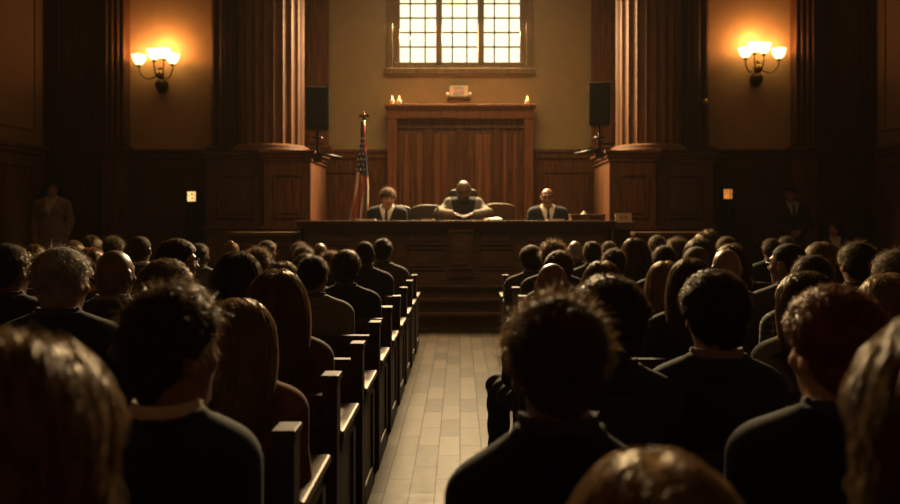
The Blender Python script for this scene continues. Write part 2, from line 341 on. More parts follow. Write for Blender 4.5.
rb(b).build('front_panel', 'wood_bench', bn, .005)
b = MB(); b.box(fx0-.06, fx1+.06, yf-.09, 11.50, ZD-.035, ZD); b.box(fx0-.04, fx1+.04, yf-.06, yf+.1, ZD-.07, ZD-.035); b.box(fx0-.02, fx1+.02, yf-.03, yf+.1, ZD-.11, ZD-.07)
rb(b).build('bench_top', 'wood_bench', bn, .006)
for (a, c) in ((303, 350), (354, 397), (404, 446), (476, 516), (522, 566), (570, 609)):
    xa, xb = WX(a, yf), WX(c, yf); b = MB(); b.panel(xa+.04, xb-.04, 1.08, 1.24, yf, .022, .03); b.panel(xa+.04, xb-.04, .73, 1.00, yf, .022, .03); rb(b).build('moulded_panel', 'wood_bench', bn, .003)
b = MB(); b.box(WX(448.5, yf), WX(473.5, yf), yf-.05, yf, ZP+.1, ZD-.1); b.panel(WX(451, yf), WX(471, yf), .75, 1.24, yf-.05, .02, .03); rb(b).build('centre_pilaster', 'wood_bench', bn, .004)
# lower wing tables left and right of the bench
for sd in (-1, 1):
    x0, x1 = (WX(232, 11.2), fx0-.1) if sd < 0 else (WX(633, 11.2), WX(705, 11.2))
    zt = WZ(232, 11.2); t = tag(empty('clerk_table', ((x0+x1)/2, 11.2, 0)), 'low dark wooden counter '+('under the flag side end of the judges bench' if sd < 0 else 'behind the pews past the framed card'), 'table', 'low counters flanking the judges bench')
    xm = (x0+x1)/2
    MB().box(x0-xm, x1-xm, -.28, .28, zt-.05, zt).build('table_top', 'wood_bench', t, .006)
    b = MB(); b.box(x0-xm+.05, x1-xm-.05, -.24, .24, 0, zt-.05); b.panel(x0-xm+.15, x1-xm-.15, .25, zt-.2, -.24, .02); b.build('table_front', 'wood_dark', t, .004)
# stand with a card
x0, x1 = WX(613.5, 11.0), WX(633, 11.0); xm = (x0+x1)/2; zt = WZ(222, 11.0)
t = tag(empty('pedestal_stand', (xm, 11.0, 0)), 'narrow dark stand at the end of the judges bench holding the card', 'stand')
MB().box(x0-xm, x1-xm, -.15, .15, zt-.11, zt).build('stand_top', 'wood_bench', t, .006); MB().box(x0-xm+.02, x1-xm-.06, -.11, .11, 0, zt-.11).build('stand_body', 'black', t, .004)
t = tag(empty('framed_card', (xm, 10.98, zt)), 'yellowed card with faint brown marks propped on the narrow stand', 'card')
MB().box(-.115, .115, -.006, .006, 0, .125).build('card', 'card', t).rotation_euler = (-.12, 0, 0)
b = MB()
for dx in (-.035, .03): b.box(dx-.02, dx+.02, -.0085, -.006, .045, .09); b.box(dx-.004, dx+.004, -.0085, -.006, .02, .1)
M['faded_ink'] = plain('faded brown ink', (.33, .20, .10), .8); b.box(-.02, .03, -.0085, -.006, .06, .068); b.build('printed_mark', 'faded_ink', t).rotation_euler = (-.12, 0, 0)
# portal of panelled wood behind the judges
pY = 13.62; p0, p1 = WX(388, pY), WX(533, pY); zt = WZ(105, pY)
pt = structure(empty('wall_portal', ((p0+p1)/2, pY, ZP)), 'tall warm panelled wooden portal behind the centre judge'); pm = (p0+p1)/2
def rp(mb): mb.v = [(a-pm, y-pY, z-ZP) for a, y, z in mb.v]; return mb
b = MB(); b.box(p0, p0+.16, pY-.06, YB-.08, ZP, zt-.05); b.box(p1-.16, p1, pY-.06, YB-.08, ZP, zt-.05); b.box(p0+.16, p1-.16, pY-.055, YB-.08, zt-.22, zt-.05)
b.box(p0-.05, p1+.05, pY-.13, YB-.08, zt-.05, zt); b.box(p0-.02, p1+.02, pY-.09, YB-.08, zt-.09, zt-.05); b.box(p0-.02, p1+.02, pY-.08, YB-.08, zt-.245, zt-.22)
rp(b).build('portal_frame', 'wood_warm', pt, .006)
b = MB(); b.cur = 1; b.box(p0+.16, p1-.16, pY+.10, YB-.08, ZP, zt-.22)
edges = [p0+.16, WX(428, pY), WX(461, pY), WX(497, pY), p1-.16]
b.cur = 1
for x in edges[1:-1]: b.box(x-.06, x+.06, pY+.02, pY+.12, ZP, zt-.42); b.box(x-.02, x+.02, pY+.0, pY+.02, ZP, zt-.42)
b.box(p0+.16, p1-.16, pY+.05, pY+.12, zt-.40, zt-.22); b.cur = 0
for i in range(4):
    xa, xb = edges[i]+.10, edges[i+1]-.10
    for k in range(3):
        w = (xb-xa)/3; b.cur = (i*2+k) % 3; b.box(xa+w*k+.012, xa+w*(k+1)-.012, pY+.075, pY+.11, ZP+.05, zt-.5); b.cur = 0
rp(b).build('plank_panel', ['wood_warm', 'wood', 'wood_honey', 'wood_dark'], pt, .006)
rp(MB().box(WX(410, pY), WX(456, pY), pY-.10, pY-.06, zt-.232, zt-.219)).build('brass_rail', 'brass', pt)
for px, oz in ((392.3, 1), (399.3, 0), (527.3, 1)):
    c = tag(empty('candle', (WX(px, pY-.03), pY-.03, zt)), {392.3: 'lit candle on the portal ledge at its outer corner nearer the flag', 399.3: 'lit candle on the portal ledge, inner one of the pair', 527.3: 'lone lit candle on the portal ledge above the right-hand official'}[px], 'candle', 'candles on the portal ledge')
    MB().lathe([(0, 0), (.042, 0), (.042, .075), (.034, .085), (0, .08)], seg=16).build('wax_body', 'wax', c); MB().tube([(0, 0, .08), (0, 0, .10)], .004).build('wick', 'black', c)
    MB().lathe([(0, .09), (.010, .10), (.015, .118), (.009, .145), (0, .165)], seg=12).build('flame', 'flame', c)
# emergency exit sign on the wall
eY = YB-.01; ex = WX(458.8, eY); ez = WZ(97.5, eY)
s = tag(empty('exit_sign', (ex, eY, ez)), 'ivory emergency exit sign with twin lamps on the wall above the portal', 'sign')
MB().box(-.165, .165, -.09, 0, 0, .20).build('housing', 'white_plastic', s, .01); MB().box(-.10, .09, -.094, -.088, .04, .175).build('sign_face', 'exit_face', s)
MB().box(-.20, .20, -.12, 0, -.05, 0).build('bracket', 'bronze', s, .01)
for dx in (-.20, .20): MB().ball((dx, -.07, .045), (.034, .05, .04)).tube([(dx, -.05, -.02), (dx, -.05, .03)], .014).build('emergency_lamp', 'white_plastic', s)
def text(name, txt, size, mat, parent, loc, ext=.002):
    cu = bpy.data.curves.new(name, 'FONT'); cu.body = txt; cu.size = size; cu.extrude = ext; cu.align_x = 'CENTER'; cu.offset = size*.02
    o = bpy.data.objects.new(name, cu); COL.objects.link(o); bpy.context.view_layer.update()
    me = bpy.data.meshes.new_from_object(o.evaluated_get(bpy.context.evaluated_depsgraph_get())); bpy.data.objects.remove(o); bpy.data.curves.remove(cu)
    r = bpy.data.objects.new(name, me); COL.objects.link(r); me.materials.clear(); me.materials.append(M[mat]); r.parent = parent; r.location = loc; r.rotation_euler = (PI/2, 0, 0); return r
text('exit_lettering', 'EXIT', .098, 'exit_letter', s, (-.005, -.097, .072))
# little lit signs beside the side doors, on a black box
for px, py, mat, lab in ((192, 196.5, 'sign_yellow', 'small square yellow lit sign on the dark side door'), (727.5, 194, 'sign_orange', 'small square orange lit sign on the side door near the standing man')):
    Y = YB-.22; s = tag(empty('lit_sign', (WX(px, Y), Y, WZ(py, Y))), lab, 'sign', 'small lit door signs')
    MB().box(-.11, .11, -.02, .08, -.95, .13).build('backing_box', 'black', s, .01); MB().box(-.072, .072, -.032, -.02, -.085, .085).build('lit_face', mat, s)
    b = MB()
    if mat == 'sign_yellow':
        for (x, z) in ((.01, .045), (.015, -.03)): b.box(x-.014, x+.014, -.036, -.03, z-.014, z+.014)
        b.box(.05, .056, -.036, -.03, -.08, .08); b.box(-.07, .07, -.036, -.03, .018, .023)
    else:
        for x in (-.045, -.01, .03, .05): b.box(x-.004, x+.004, -.036, -.03, -.085 if x > .02 else .03, .085)
        b.box(-.07, .07, -.036, -.03, .005, .011)
    b.build('sign_mark', 'bronze', s)
    MB().ball((0, -.04, -.36), .05).build('round_button', 'bronze', s)
# round thermostat-like dial on the pilaster
o = tag(empty('wall_dial', (WX(704.5, YB-.2), YB-.2, WZ(102, YB-.2))), 'small round pale dial on the pilaster beside the lamp', 'dial')
d_ = MB().lathe([(0, 0), (.065, 0), (.065, .02), (.05, .04), (0, .045)], seg=24).build('dial_body', 'brass', o); d_.rotation_euler = (PI/2, 0, 0)
MB().lathe([(0, .042), (.038, .044), (.03, .06), (0, .062)], seg=20).build('dial_cap', 'white_plastic', o).rotation_euler = (PI/2, 0, 0)

# ---------------------------------------------------------------- wall lamps
def sconce(px, py, lab, mirror):
    Y = YB-.02; r = tag(empty('wall_sconce', (WX(px, Y), Y, WZ(py, Y))), lab, 'lamp', 'four-armed wall lamps')
    b = MB(); b.lathe([(0, -.10), (.05, -.09), (.10, -.02), (.12, .05), (.09, .12), (.03, .17), (0, .18)], (0, -.06, 0), 20); b.build('backplate', 'bronze', r)
    b = MB(); b.ball((0, -.13, .22), (.075, .075, .09)); b.ball((0, -.13, .09), (.05, .05, .05)); b.tube([(0, -.08, .05), (0, -.14, .10), (0, -.14, .30)], .03); b.ball((0, -.14, .33), .04); b.build('hub', 'brass', r)
    # the four shades, offset in metres from the plate
    for (dx, dy, dz) in ((-.33*mirror, -.24, .355), (-.02*mirror, -.36, .42), (.08*mirror, -.18, .475), (.28*mirror, -.30, .36)):
        a = MB(); pts = []
        for t in np.linspace(0, 1, 13):
            sag = -.13*math.sin(PI*min(1, t*1.0))*(1 if t < 1 else 0)
            pts.append((dx*t**.8, -.14+(dy+.14)*t, .20+(dz-.10-.20)*t+sag*(.5+.5*t)))
        pts.append((dx, dy, dz)); a.tube(pts, .011); a.lathe([(0, -.02), (.045, -.015), (.035, 0), (.018, .02), (0, .03)], (dx, dy, dz), 16); arm = a.build('arm', 'bronze', r)
        MB().lathe([(.0, .025), (.05, .025), (.085, .06), (.105, .11), (.118, .17), (.125, .185), (.121, .187), (.10, .11), (.05, .04), (0, .035)], (dx, dy, dz), 24).build('glass_shade', 'shade', r)
        l = bpy.data.lights.new('lamp_bulb', 'POINT'); l.energy = 11; l.color = (1, .50, .18); l.shadow_soft_size = .05
        lo = bpy.data.objects.new('lamp_bulb', l); COL.objects.link(lo); lo.parent = r; lo.location = (dx, dy, dz+.25)
    return r
sconce(163, 88, 'four-armed brass wall lamp with yellow glowing shades above the yellow lit sign', 1)
sconce(755, 82, 'four-armed brass wall lamp with whitish glowing shades beside the round dial', -1)

# ---------------------------------------------------------------- loudspeakers
for sd, x0, x1, y0, y1 in ((-1, 306, 329, 88, 130), (1, 589, 610, 84, 126)):
    Y = 12.1; xm = WX((x0+x1)/2, Y); zb = WZ(y1, Y); w = WX(x1, Y)-WX(x0, Y); h = WZ(y0, Y)-zb
    r = tag(empty('loudspeaker', (xm, Y, zb)), 'black box loudspeaker on a pole '+('nearer the flag' if sd < 0 else 'above the framed card'), 'loudspeaker', 'loudspeakers either side of the judges')
    b = MB(); pr = [(-w/2, -.15), (w/2, -.15), (w/2*.72, .18), (-w/2*.72, .18)]; b.prism(pr, 0, h, 'z'); cab = b.build('cabinet', 'black', r, .012)
    b = MB(); b.box(-w/2+.025, w/2-.025, -.162, -.148, .03, h-.03); b.build('grille', 'black', r, .008)
    b = MB(); b.tube([(0, .02, 0), (0, .02, -.42)], .022); b.tube([(0, .02, -.36), (-sd*.38, .10, -.42)], .03, 8, .02); b.box(-.07, .07, -.05, .09, -.50, -.40); b.build('mounting_pole', 'black_metal', r)
    r.rotation_euler = (0, 0, -sd*.18)
    # its arm rests on the pedestal cornice
    b = MB(); b.tube([(0, .02, -.42), (0, .02, -(zb-ZW))], .02); b.lathe([(0, 0), (.1, 0), (.09, .03), (0, .04)], (0, .02, -(zb-ZW)), 16); b.build('pole_foot', 'black_metal', r)

# ---------------------------------------------------------------- flag
fY = 12.2; fxp = WX(364, fY); ztop = WZ(119, fY)
r = tag(empty('flag', (fxp, fY, ZP)), 'furled striped flag with a starry blue field on an eagle topped pole', 'flag')
hp = ztop-ZP
b = MB(); b.tube([(0, 0, 0), (0, 0, hp)], .018); b.lathe([(0, 0), (.16, 0), (.15, .04), (.05, .07), (.03, .12), (0, .12)], seg=24); b.build('pole', 'brass', r)
b = MB(); b.ball((0, 0, hp+.01), .03); b.ball((0, 0, hp+.055), (.022, .02, .038))
for sg in (-1, 1): b.add([(sg*.01, -.008, hp+.05), (sg*.05, -.008, hp+.075), (sg*.085, -.008, hp+.055), (sg*.078, -.008, hp+.015), (sg*.05, -.008, hp+.035), (sg*.01, -.008, hp+.03), (sg*.01, .008, hp+.05), (sg*.05, .008, hp+.075), (sg*.085, .008, hp+.055), (sg*.078, .008, hp+.015), (sg*.05, .008, hp+.035), (sg*.01, .008, hp+.03)],
        [(0, 1, 2, 3, 4, 5), (11, 10, 9, 8, 7, 6)]+[(i, (i+1) % 6, 6+(i+1) % 6, 6+i) for i in range(6)])
b.ball((0, -.012, hp+.1), .014); b.build('eagle_finial', 'bronze', r)
def flagpt(u, v):            # u across 0..1, v down 0..1
    z = hp-.05-v*1.62; wl = .04+.20*max(0, v-.15)**1.1+.02*v; wr = .028+.05*min(1, v*1.6)
    x = -wl+(wl+wr)*u; k = .018+.04*v
    y = -.03+k*math.sin(u*17+v*1.2)+k*.5*math.sin(u*31+2-v*2); x += .012*math.sin(u*17+1.2+v*3)
    return Vector((x-.01, y, z))
nu, nv = 64, 60; b = MB(); vs = [flagpt(i/nu, j/nv) for j in range(nv+1) for i in range(nu+1)]; b.add(vs, [], True)
for j in range(nv):
    for i in range(nu):
        u, v = (i+.5)/nu, (j+.5)/nv; lim = .50+.06*(u-.4)
        mi = (2 if v < lim else (0 if int((u+.10*v+.06*math.sin(v*9))*7.2) % 2 == 0 else 1))
        if v < .30 and u > .66: mi = 0
        b.f.append((j*(nu+1)+i, j*(nu+1)+i+1, (j+1)*(nu+1)+i+1, (j+1)*(nu+1)+i)); b.mi.append(mi); b.sm.append(True)
cl = b.build('cloth', ['flag_red', 'flag_white', 'flag_blue'], r); so = cl.modifiers.new('thick', 'SOLIDIFY'); so.thickness = .004
b = MB()
for j in range(8):
    for i in range(4):
        u = .12+.2*i+.1*(j % 2); v = .16+.05*j
        if u > .9 or v > .5: continue
        c = flagpt(u, v)+Vector((0, -.010, 0)); pts = [c+Vector(((.017 if k % 2 == 0 else .007)*math.sin(2*PI*k/10), -.004, (.017 if k % 2 == 0 else .007)*math.cos(2*PI*k/10))) for k in range(10)]
        b.add(pts, [tuple(range(10))])
b.build('star_pattern', 'star', cl)

# ---------------------------------------------------------------- chairs behind the bench, papers, box
def chair(px, Yc, pyTop, wpx, mat, lab, curve=.05):
    w = wpx*Yc/F/2; zt = WZ(pyTop, Yc)-ZP; r = tag(empty('office_chair', (WX(px, Yc), Yc, ZP)), lab, 'chair', 'chairs behind the judges bench')
    prof = [(-w, .62), (-w, zt-.06)]+[(x, zt-curve*(abs(x)/w)**3-.0) for x in np.linspace(-w*.92, w*.92, 9)]+[(w, zt-.06), (w, .62)]
    bk = MB().prism(prof, .0, .10, 'y').build('backrest', mat, r, .03)
    MB().box(-w*.95, w*.95, -.50, .06, .34, .42).build('seat', mat, r, .03)
    for sg in ((-1, 1) if 'empty' in lab else ()): MB().box(sg*w*.98-.03, sg*w*.98+.03, -.38, .0, .66, .70).box(sg*w*.98-.02, sg*w*.98+.02, -.25, -.18, .36, .66).build('armrest', 'black', r, .01)
    b = MB(); b.tube([(0, -.22, .1), (0, -.22, .34)], .035)
    for k in range(5): a = 2*PI*k/5+.3; b.tube([(0, -.22, .11), (.28*math.cos(a), -.22+.28*math.sin(a), .05)], .022, 8, .016); b.ball((.28*math.cos(a), -.22+.28*math.sin(a), .03), .028)
    b.build('swivel_base', 'black_metal', r); return r
chair(463.5, 12.15, 188.5, 28, 'leather_dark', 'tall black leather chair behind the bald judge in the centre', .03)
chair(428, 12.25, 204.5, 33, 'leather_grey', 'empty low grey-brown chair between the young official and the judge')
chair(499, 12.25, 203, 32, 'leather_red', 'empty low reddish-brown chair between the judge and the balding official')
chair(393, 12.2, 205, 36, 'leather_grey', 'grey-brown chair behind the young official with brown hair')
chair(548, 12.3, 208, 24, 'leather_dark', 'dark chair behind the balding official in the dark suit')
for px, wpx, lab, rz in ((366, 19, 'white papers lying before the young official', .05), (428, 11, 'small white paper sheets between the young official and the judge', -.1), (493, 15, 'white papers with a raised corner beside the judge\'s hands', .3), (555, 17, 'white papers lying before the balding official', 0)):
    Y = 10.98; w = wpx*Y/F; r = tag(empty('paper_stack', (WX(px, Y), Y, ZD), rz), lab, 'paper', 'papers on the judges bench')
    b = MB()
    for k in range(4):
        a = random.uniform(-.08, .08); c_, s_ = math.cos(a), math.sin(a); z0 = .0005+.006*k
        P = [(-w/2, -.12), (w/2, -.12), (w/2, .12), (-w/2, .12)]; lift = .03 if (px == 493 and k == 3) else 0
        b.add([(x*c_-y*s_, x*s_+y*c_, z0+(lift if x > 0 and y > 0 else 0)) for x, y in P]+[(x*c_-y*s_, x*s_+y*c_, z0+.005+(lift if x > 0 and y > 0 else 0)) for x, y in P], [(3, 2, 1, 0), (4, 5, 6, 7), (0, 1, 5, 4), (1, 2, 6, 5), (2, 3, 7, 6), (3, 0, 4, 7)])
    b.build('sheets', 'paper', r)
Y = 11.1; x0, x1 = WX(570, Y), WX(604, Y); M['box_brown'] = wood('box brown', (.10, .05, .02), (.16, .08, .035), (.2, .11, .05), scale=(1, 6, 6))
r = tag(empty('wooden_box', ((x0+x1)/2, Y, ZD)), 'long low brown wooden box on the bench near the framed card', 'box'); w = (x1-x0)/2
MB().box(-w, w, -.1, .1, 0, .075).box(-w-.01, w+.01, -.11, .11, .075, .09).build('box_body', 'box_brown', r, .004)
MB().box(-w+.03, -w+.12, -.104, -.1, .015, .06).box(.02, w-.06, -.104, -.1, .015, .06).build('label_plate', 'wood_dark', r)
r = tag(empty('tissue', (WX(584, Y), Y, ZD+.09)), 'white crumpled tissue poking out above the brown box', 'tissue')
MB().lathe([(.0, .05), (.02, .035), (.035, .012), (.045, 0), (0, .0)], seg=9, smooth=False).build('tissue_paper', 'paper', r)
r = tag(empty('desk_microphone', (WX(436, 11.3), 11.3, ZD)), 'small black desk microphone between the papers and the judge', 'microphone')
MB().lathe([(0, 0), (.04, 0), (.035, .015), (0, .02)], seg=16).build('base', 'black', r)
MB().tube([(0, 0, .015), (0, .02, .10), (.02, .06, .16)], .006).build('gooseneck', 'black_metal', r); MB().ball((.022, .066, .17), (.014, .014, .022)).build('capsule', 'black', r)

# ---------------------------------------------------------------- pews
ROWS = [.9, 1.62, 2.4, 3.15, 3.9, 4.65, 5.4, 6.15, 6.9, 7.65, 8.4, 9.15]
ORD = ['ninth', 'eighth', 'seventh', 'sixth', 'fifth', 'fourth', 'third']
def pew(x0, x1, Y, lab, aisle):
    xm = (x0+x1)/2; w = (x1-x0)/2; r = tag(empty('pew', (xm, Y-.05, 0)), lab, 'pew', 'wooden pews facing the judges')
    MB().box(-w+.05, w-.05, -.155, .26, .33, .37).box(-w+.05, w-.05, .20, .23, .25, .33).build('seat', 'wood_pew', r, .008)
    b = MB(); b.box(-w+.05, w-.05, -.185, -.155, .16, .70); b.box(-w+.05, w-.05, -.20, -.14, .70, .745); b.box(-w+.05, w-.05, -.192, -.185, .62, .65); b.box(-w+.05, w-.05, -.192, -.15, .16, .24)
    n = max(1, int(2*w/1.1))
    for k in range(1, n): x = -w+2*w*k/n; b.box(x-.03, x+.03, -.192, -.15, .24, .70)
    b.build('backrest', 'wood_pew', r, .006)
    for sg in (-1, 1):
        xe = sg*(w-.028); b = MB(); b.box(xe-.028, xe+.028, -.225, -.135, 0, .80); b.box(xe-.034, xe+.034, -.232, -.128, .80, .825)
        b.box(xe-.018, xe+.018, -.135, .30, .03, .56)
        for (a, c, d, e_) in ((-.135, .30, .50, .56), (-.135, .30, .0, .11), (.23, .30, 0, .56), (-.135, -.09, 0, .56)): b.box(xe-.027, xe+.027, a, c, d, e_)
        ep = b.build('end_panel', 'wood_pew', r, .005)
        MB().box(xe-.044, xe+.040, -.135, .335, .56, .595).build('armrest_cap', 'wood_cap', ep, .010)
    return r
R_START = {0: -.12, 1: -.12, 2: .17, 4: .28}
names = ['rearmost', 'second rear', 'third rear', 'fourth rear', 'fifth rear', 'middle', 'fifth front', 'fourth front', 'third front', 'second front', 'foremost']
for i, Y in enumerate(ROWS[:-1]):
    pew(-5.4, {0: -.28, 1: -.37}.get(i, -.455), Y, '%s oak pew in the block facing the flag' % names[i], True)
    pew(R_START.get(i, .35 if i < 6 else .45), 5.4, Y, '%s oak pew in the block facing the framed card' % names[i], True)
pew(-5.4, -1.62, ROWS[-1], 'short extra pew before the front row, flag side of the steps', True)
pew(1.55, 5.4, ROWS[-1], 'short extra pew before the front row, framed card side of the steps', True)

# ================================================================ people: signed distance bodies, meshed by surface nets
f32 = np.float32
def A(*v): return np.array(v, f32)
def rc(p, a, b, ra, rb):
    a = A(*a); ba = A(*b)-a; pa = p-a; h = np.clip(pa@ba/float(ba@ba), 0, 1)
    return np.linalg.norm(pa-h[:, None]*ba, axis=1)-(ra+(rb-ra)*h)
def ell(p, c, r):
    r = A(*r); q = (p-A(*c))/r; k0 = np.linalg.norm(q, axis=1); k1 = np.linalg.norm(q/r, axis=1)+1e-9
    return k0*(k0-1)/k1
def rbox(p, c, h, r=.01):
    q = np.abs(p-A(*c))-A(*h)+r; return np.linalg.norm(np.maximum(q, 0), axis=1)+np.minimum(q.max(1), 0)-r
def smin(a, b, k):
    h = np.clip(.5+.5*(b-a)/k, 0, 1); return b+(a-b)*h-k*h*(1-h)
def smax(a, b, k): return -smin(-a, -b, k)
def nets(f, lo, hi, h, stride=4):
    """surface nets of the zero set of f inside a box, evaluated finely only near the surface"""
    lo = np.array(lo, float); n = np.ceil((np.array(hi)-lo)/(h*stride)).astype(int)
    ax = [lo[k]+np.arange(n[k]+1)*h*stride for k in range(3)]
    g = np.stack(np.meshgrid(*ax, indexing='ij'), -1).reshape(-1, 3).astype(f32); cv = f(g).reshape(n+1)
    N = n*stride+1
    ix = [np.minimum((np.arange(N[k])+stride//2)//stride, n[k]) for k in range(3)]
    V = cv[np.ix_(*ix)].astype(f32); m = np.abs(V) < h*stride*1.75
    I = np.argwhere(m); V[m] = f((lo+I*h).astype(f32))
    V[0] = np.maximum(V[0], 1e-3); V[-1] = np.maximum(V[-1], 1e-3); V[:, 0] = np.maximum(V[:, 0], 1e-3); V[:, -1] = np.maximum(V[:, -1], 1e-3); V[:, :, 0] = np.maximum(V[:, :, 0], 1e-3); V[:, :, -1] = np.maximum(V[:, :, -1], 1e-3)
    S = V < 0; C = N-1
    cs = np.zeros(C, np.int8)
    offs = [(i, j, k) for i in (0, 1) for j in (0, 1) for k in (0, 1)]
    for o in offs: cs += S[o[0]:o[0]+C[0], o[1]:o[1]+C[1], o[2]:o[2]+C[2]]
    act = (cs > 0) & (cs < 8); cells = np.argwhere(act); idx = -np.ones(C, int); idx[act] = np.arange(len(cells))
    acc = np.zeros((len(cells), 3)); cnt = np.zeros(len(cells))
    cv8 = {o: V[cells[:, 0]+o[0], cells[:, 1]+o[1], cells[:, 2]+o[2]] for o in offs}
    for a in offs:
        for k in range(3):
            if a[k] == 0:
                b = list(a); b[k] = 1; b = tuple(b); va, vb = cv8[a], cv8[b]; c = (va < 0) != (vb < 0)
                t = va[c]/(va[c]-vb[c]); pt = np.tile(np.array(a, float), (c.sum(), 1)); pt[:, k] += t; acc[c] += pt; cnt[c] += 1
    P = lo+(cells+acc/cnt[:, None])*h; quads = []
    for k in range(3):
        u, w = (k+1) % 3, (k+2) % 3
        sl0 = [slice(1, C[q]) for q in range(3)]; sl0[k] = slice(0, C[k]); sl1 = list(sl0); sl1[k] = slice(1, C[k]+1)
        s0, s1 = S[tuple(sl0)], S[tuple(sl1)]; E = np.argwhere(s0 != s1)
        if not len(E): continue
        base = E.copy(); base[:, u] += 1; base[:, w] += 1; fl = s0[tuple(E.T)]
        d = lambda du, dw: tuple((base-np.eye(3, dtype=int)[u]*du-np.eye(3, dtype=int)[w]*dw).T)
        q = np.stack([idx[d(1, 1)], idx[d(0, 1)], idx[d(0, 0)], idx[d(1, 0)]], 1); q[~fl] = q[~fl][:, ::-1]; quads.append(q)
    Q = np.concatenate(quads); Q = Q[(Q >= 0).all(1)]; return P, Q
def np_mesh(name, P, Q, mats, tint=None, smooth=True):
    me = bpy.data.meshes.new(name); n = len(Q); k = Q.shape[1]
    me.vertices.add(len(P)); me.vertices.foreach_set('co', np.asarray(P, f32).ravel()); me.loops.add(n*k); me.loops.foreach_set('vertex_index', np.asarray(Q, np.int32).ravel())
    me.polygons.add(n); me.polygons.foreach_set('loop_start', np.arange(0, n*k, k, dtype=np.int32)); me.polygons.foreach_set('use_smooth', np.full(n, smooth))
    me.update(calc_edges=True)
    if tint is not None:
        a = me.color_attributes.new('tint', 'FLOAT_COLOR', 'POINT'); a.data.foreach_set('color', np.concatenate([tint, np.ones((len(P), 1))], 1).astype(f32).ravel())
    for m in (mats if isinstance(mats, list) else [mats]): me.materials.append(M[m])
    return me

# ---- head (local frame: origin at the head centre, face towards +Y)
HC = Vector((0, .0, 1.085)); NECK = Vector((0, -.02, .985))
def head_sdf(p, beard=0):
    d = ell(p, (0, -.012, .035), (.077, .098, .090))
    d = smin(d, ell(p, (0, .03, -.035), (.060, .062, .086)), .045)
    d = smin(d, rc(p, (0, .072, -.100), (0, .06, -.096), .020, .026), .03)
    d = smin(d, ell(p, (0, -.035, -.04), (.060, .058, .07)), .04)
    d = smin(d, ell(p, (0, .080, .036), (.050, .014, .010)), .018)
    for s in (-1, 1):
        d = smax(d, -ell(p, (s*.031, .102, .012), (.019, .018, .013)), .012)
        d = smin(d, ell(p, (s*.031, .078, .012), (.0135, .0125, .0115)), .003)
        d = smin(d, ell(p, (s*.045, .062, -.022), (.022, .020, .016)), .02)
        e = smax(ell(p, (s*.083, -.012, -.002), (.011, .023, .034)), -ell(p, (s*.094, -.004, .004), (.008, .012, .018)), .006)
        d = smin(d, e, .008)
    d = smin(d, rc(p, (0, .090, .018), (0, .114, -.020), .008, .0125), .012)
    for s in (-1, 1): d = smin(d, ell(p, (s*.013, .101, -.024), (.009, .010, .008)), .006)
    d = smin(d, ell(p, (0, .090, -.053), (.024, .010, .0065)), .006); d = smin(d, ell(p, (0, .088, -.066), (.021, .010, .007)), .006)
    return d
def head_tint(q):
    """tint per vertex in head space: eyes, lips, brows, stubble"""
    t = np.ones((len(q), 3)); x, y, z = q[:, 0], q[:, 1], q[:, 2]; ax = np.abs(x); fr = y > .055
    lips = fr & (((x/.025)**2+((z+.0595)/.013)**2) < 1) & (y > .078); t[lips] = (.78, .55, .52)
    brow = fr & (np.abs(z-.037-.1*(.03-ax)*0) < .006) & (ax > .012) & (ax < .052); t[brow] = (.25, .2, .17)
    d2 = ((ax-.031)/.0135)**2+((z-.012)/.0085)**2; eye = fr & (d2 < 1.0); t[eye] = (.6, .62, .64)
    iris = fr & ((((ax-.031)/.0065)**2+((z-.012)/.0075)**2) < 1); t[iris] = (.10, .08, .07)
    return t
def to_head(p, R): return ((p-np.array(NECK, f32))@np.array(R, f32))+np.array(NECK-HC, f32)      # world -> head local
def hair_matrix(R): return Matrix.Translation(NECK) @ R.to_4x4() @ Matrix.Translation(HC-NECK)
def hrot(yaw, pitch=0, roll=0): return (Euler((0, 0, math.radians(yaw))).to_matrix() @ Euler((math.radians(pitch), 0, 0)).to_matrix() @ Euler((0, math.radians(roll), 0)).to_matrix())

# ---- bodies
class Pose: pass
def pose(kind, fem=False, **k):
    P = Pose(); P.fem = fem; w = .86 if fem else 1.0; P.sw = .155*w*k.get('sw', 1); P.sh_z = k.get('sh_z', 0); P.kind = kind; P.belly = k.get('belly', 1)
    if kind == 'stand':
        P.hip = .92; P.dz = .47
        P.legs = [((s*.085, 0, .90), (s*.095, .01, .50), (s*.10, -.02, .10)) for s in (-1, 1)]; P.toe = .13
    else:
        P.hip = .47; P.dz = 0
        P.legs = k.get('legs') or [((s*.088, .0, .492), (s*.098, .36, .474), (s*.105, .335, .10)) for s in (-1, 1)]; P.toe = .14
    sh = P.sw+.035
    P.arms = k.get('arms') or [((s*sh, -.01, .862+P.dz+P.sh_z), (s*(sh+(.042 if kind == 'stand' else .010)), .015, .62+P.dz), (s*.085, .23, .535+P.dz), (s*.03, .30, .52+P.dz)) for s in (-1, 1)]
    P.R = k.get('R') or Matrix.Identity(3); P.hand_curl = k.get('curl', .6); return P
def torso(p, P, g=0.0, neck=True):
    z = P.dz; w = .88 if P.fem else 1.0; b = P.belly
    d = ell(p, (0, .0, .485+z), (.165+g, .120+g, .105+g))
    d = smin(d, ell(p, (0, .005, .63+z), ((.140*w+g)*b, (.105+g)*b, .17+g)), .06)
    d = smin(d, ell(p, (0, -.008, .775+z), (.165*w+g, .112+g, .165+g)), .06)
    d = smin(d, rc(p, (-P.sw, -.012, .868+z+P.sh_z), (P.sw, -.012, .868+z+P.sh_z), .056+g, .056+g), .07)
    if P.fem:
        for s in (-1, 1): d = smin(d, ell(p, (s*.066, .085, .765+z), (.055+g, .05+g, .055+g)), .03)
    for s in (-1, 1): d = smin(d, rc(p, (s*(P.sw-.01), -.018, .89+z+P.sh_z), (s*.02, -.026, .962+z), .040+g, .040+g*.5), .05)
    return d
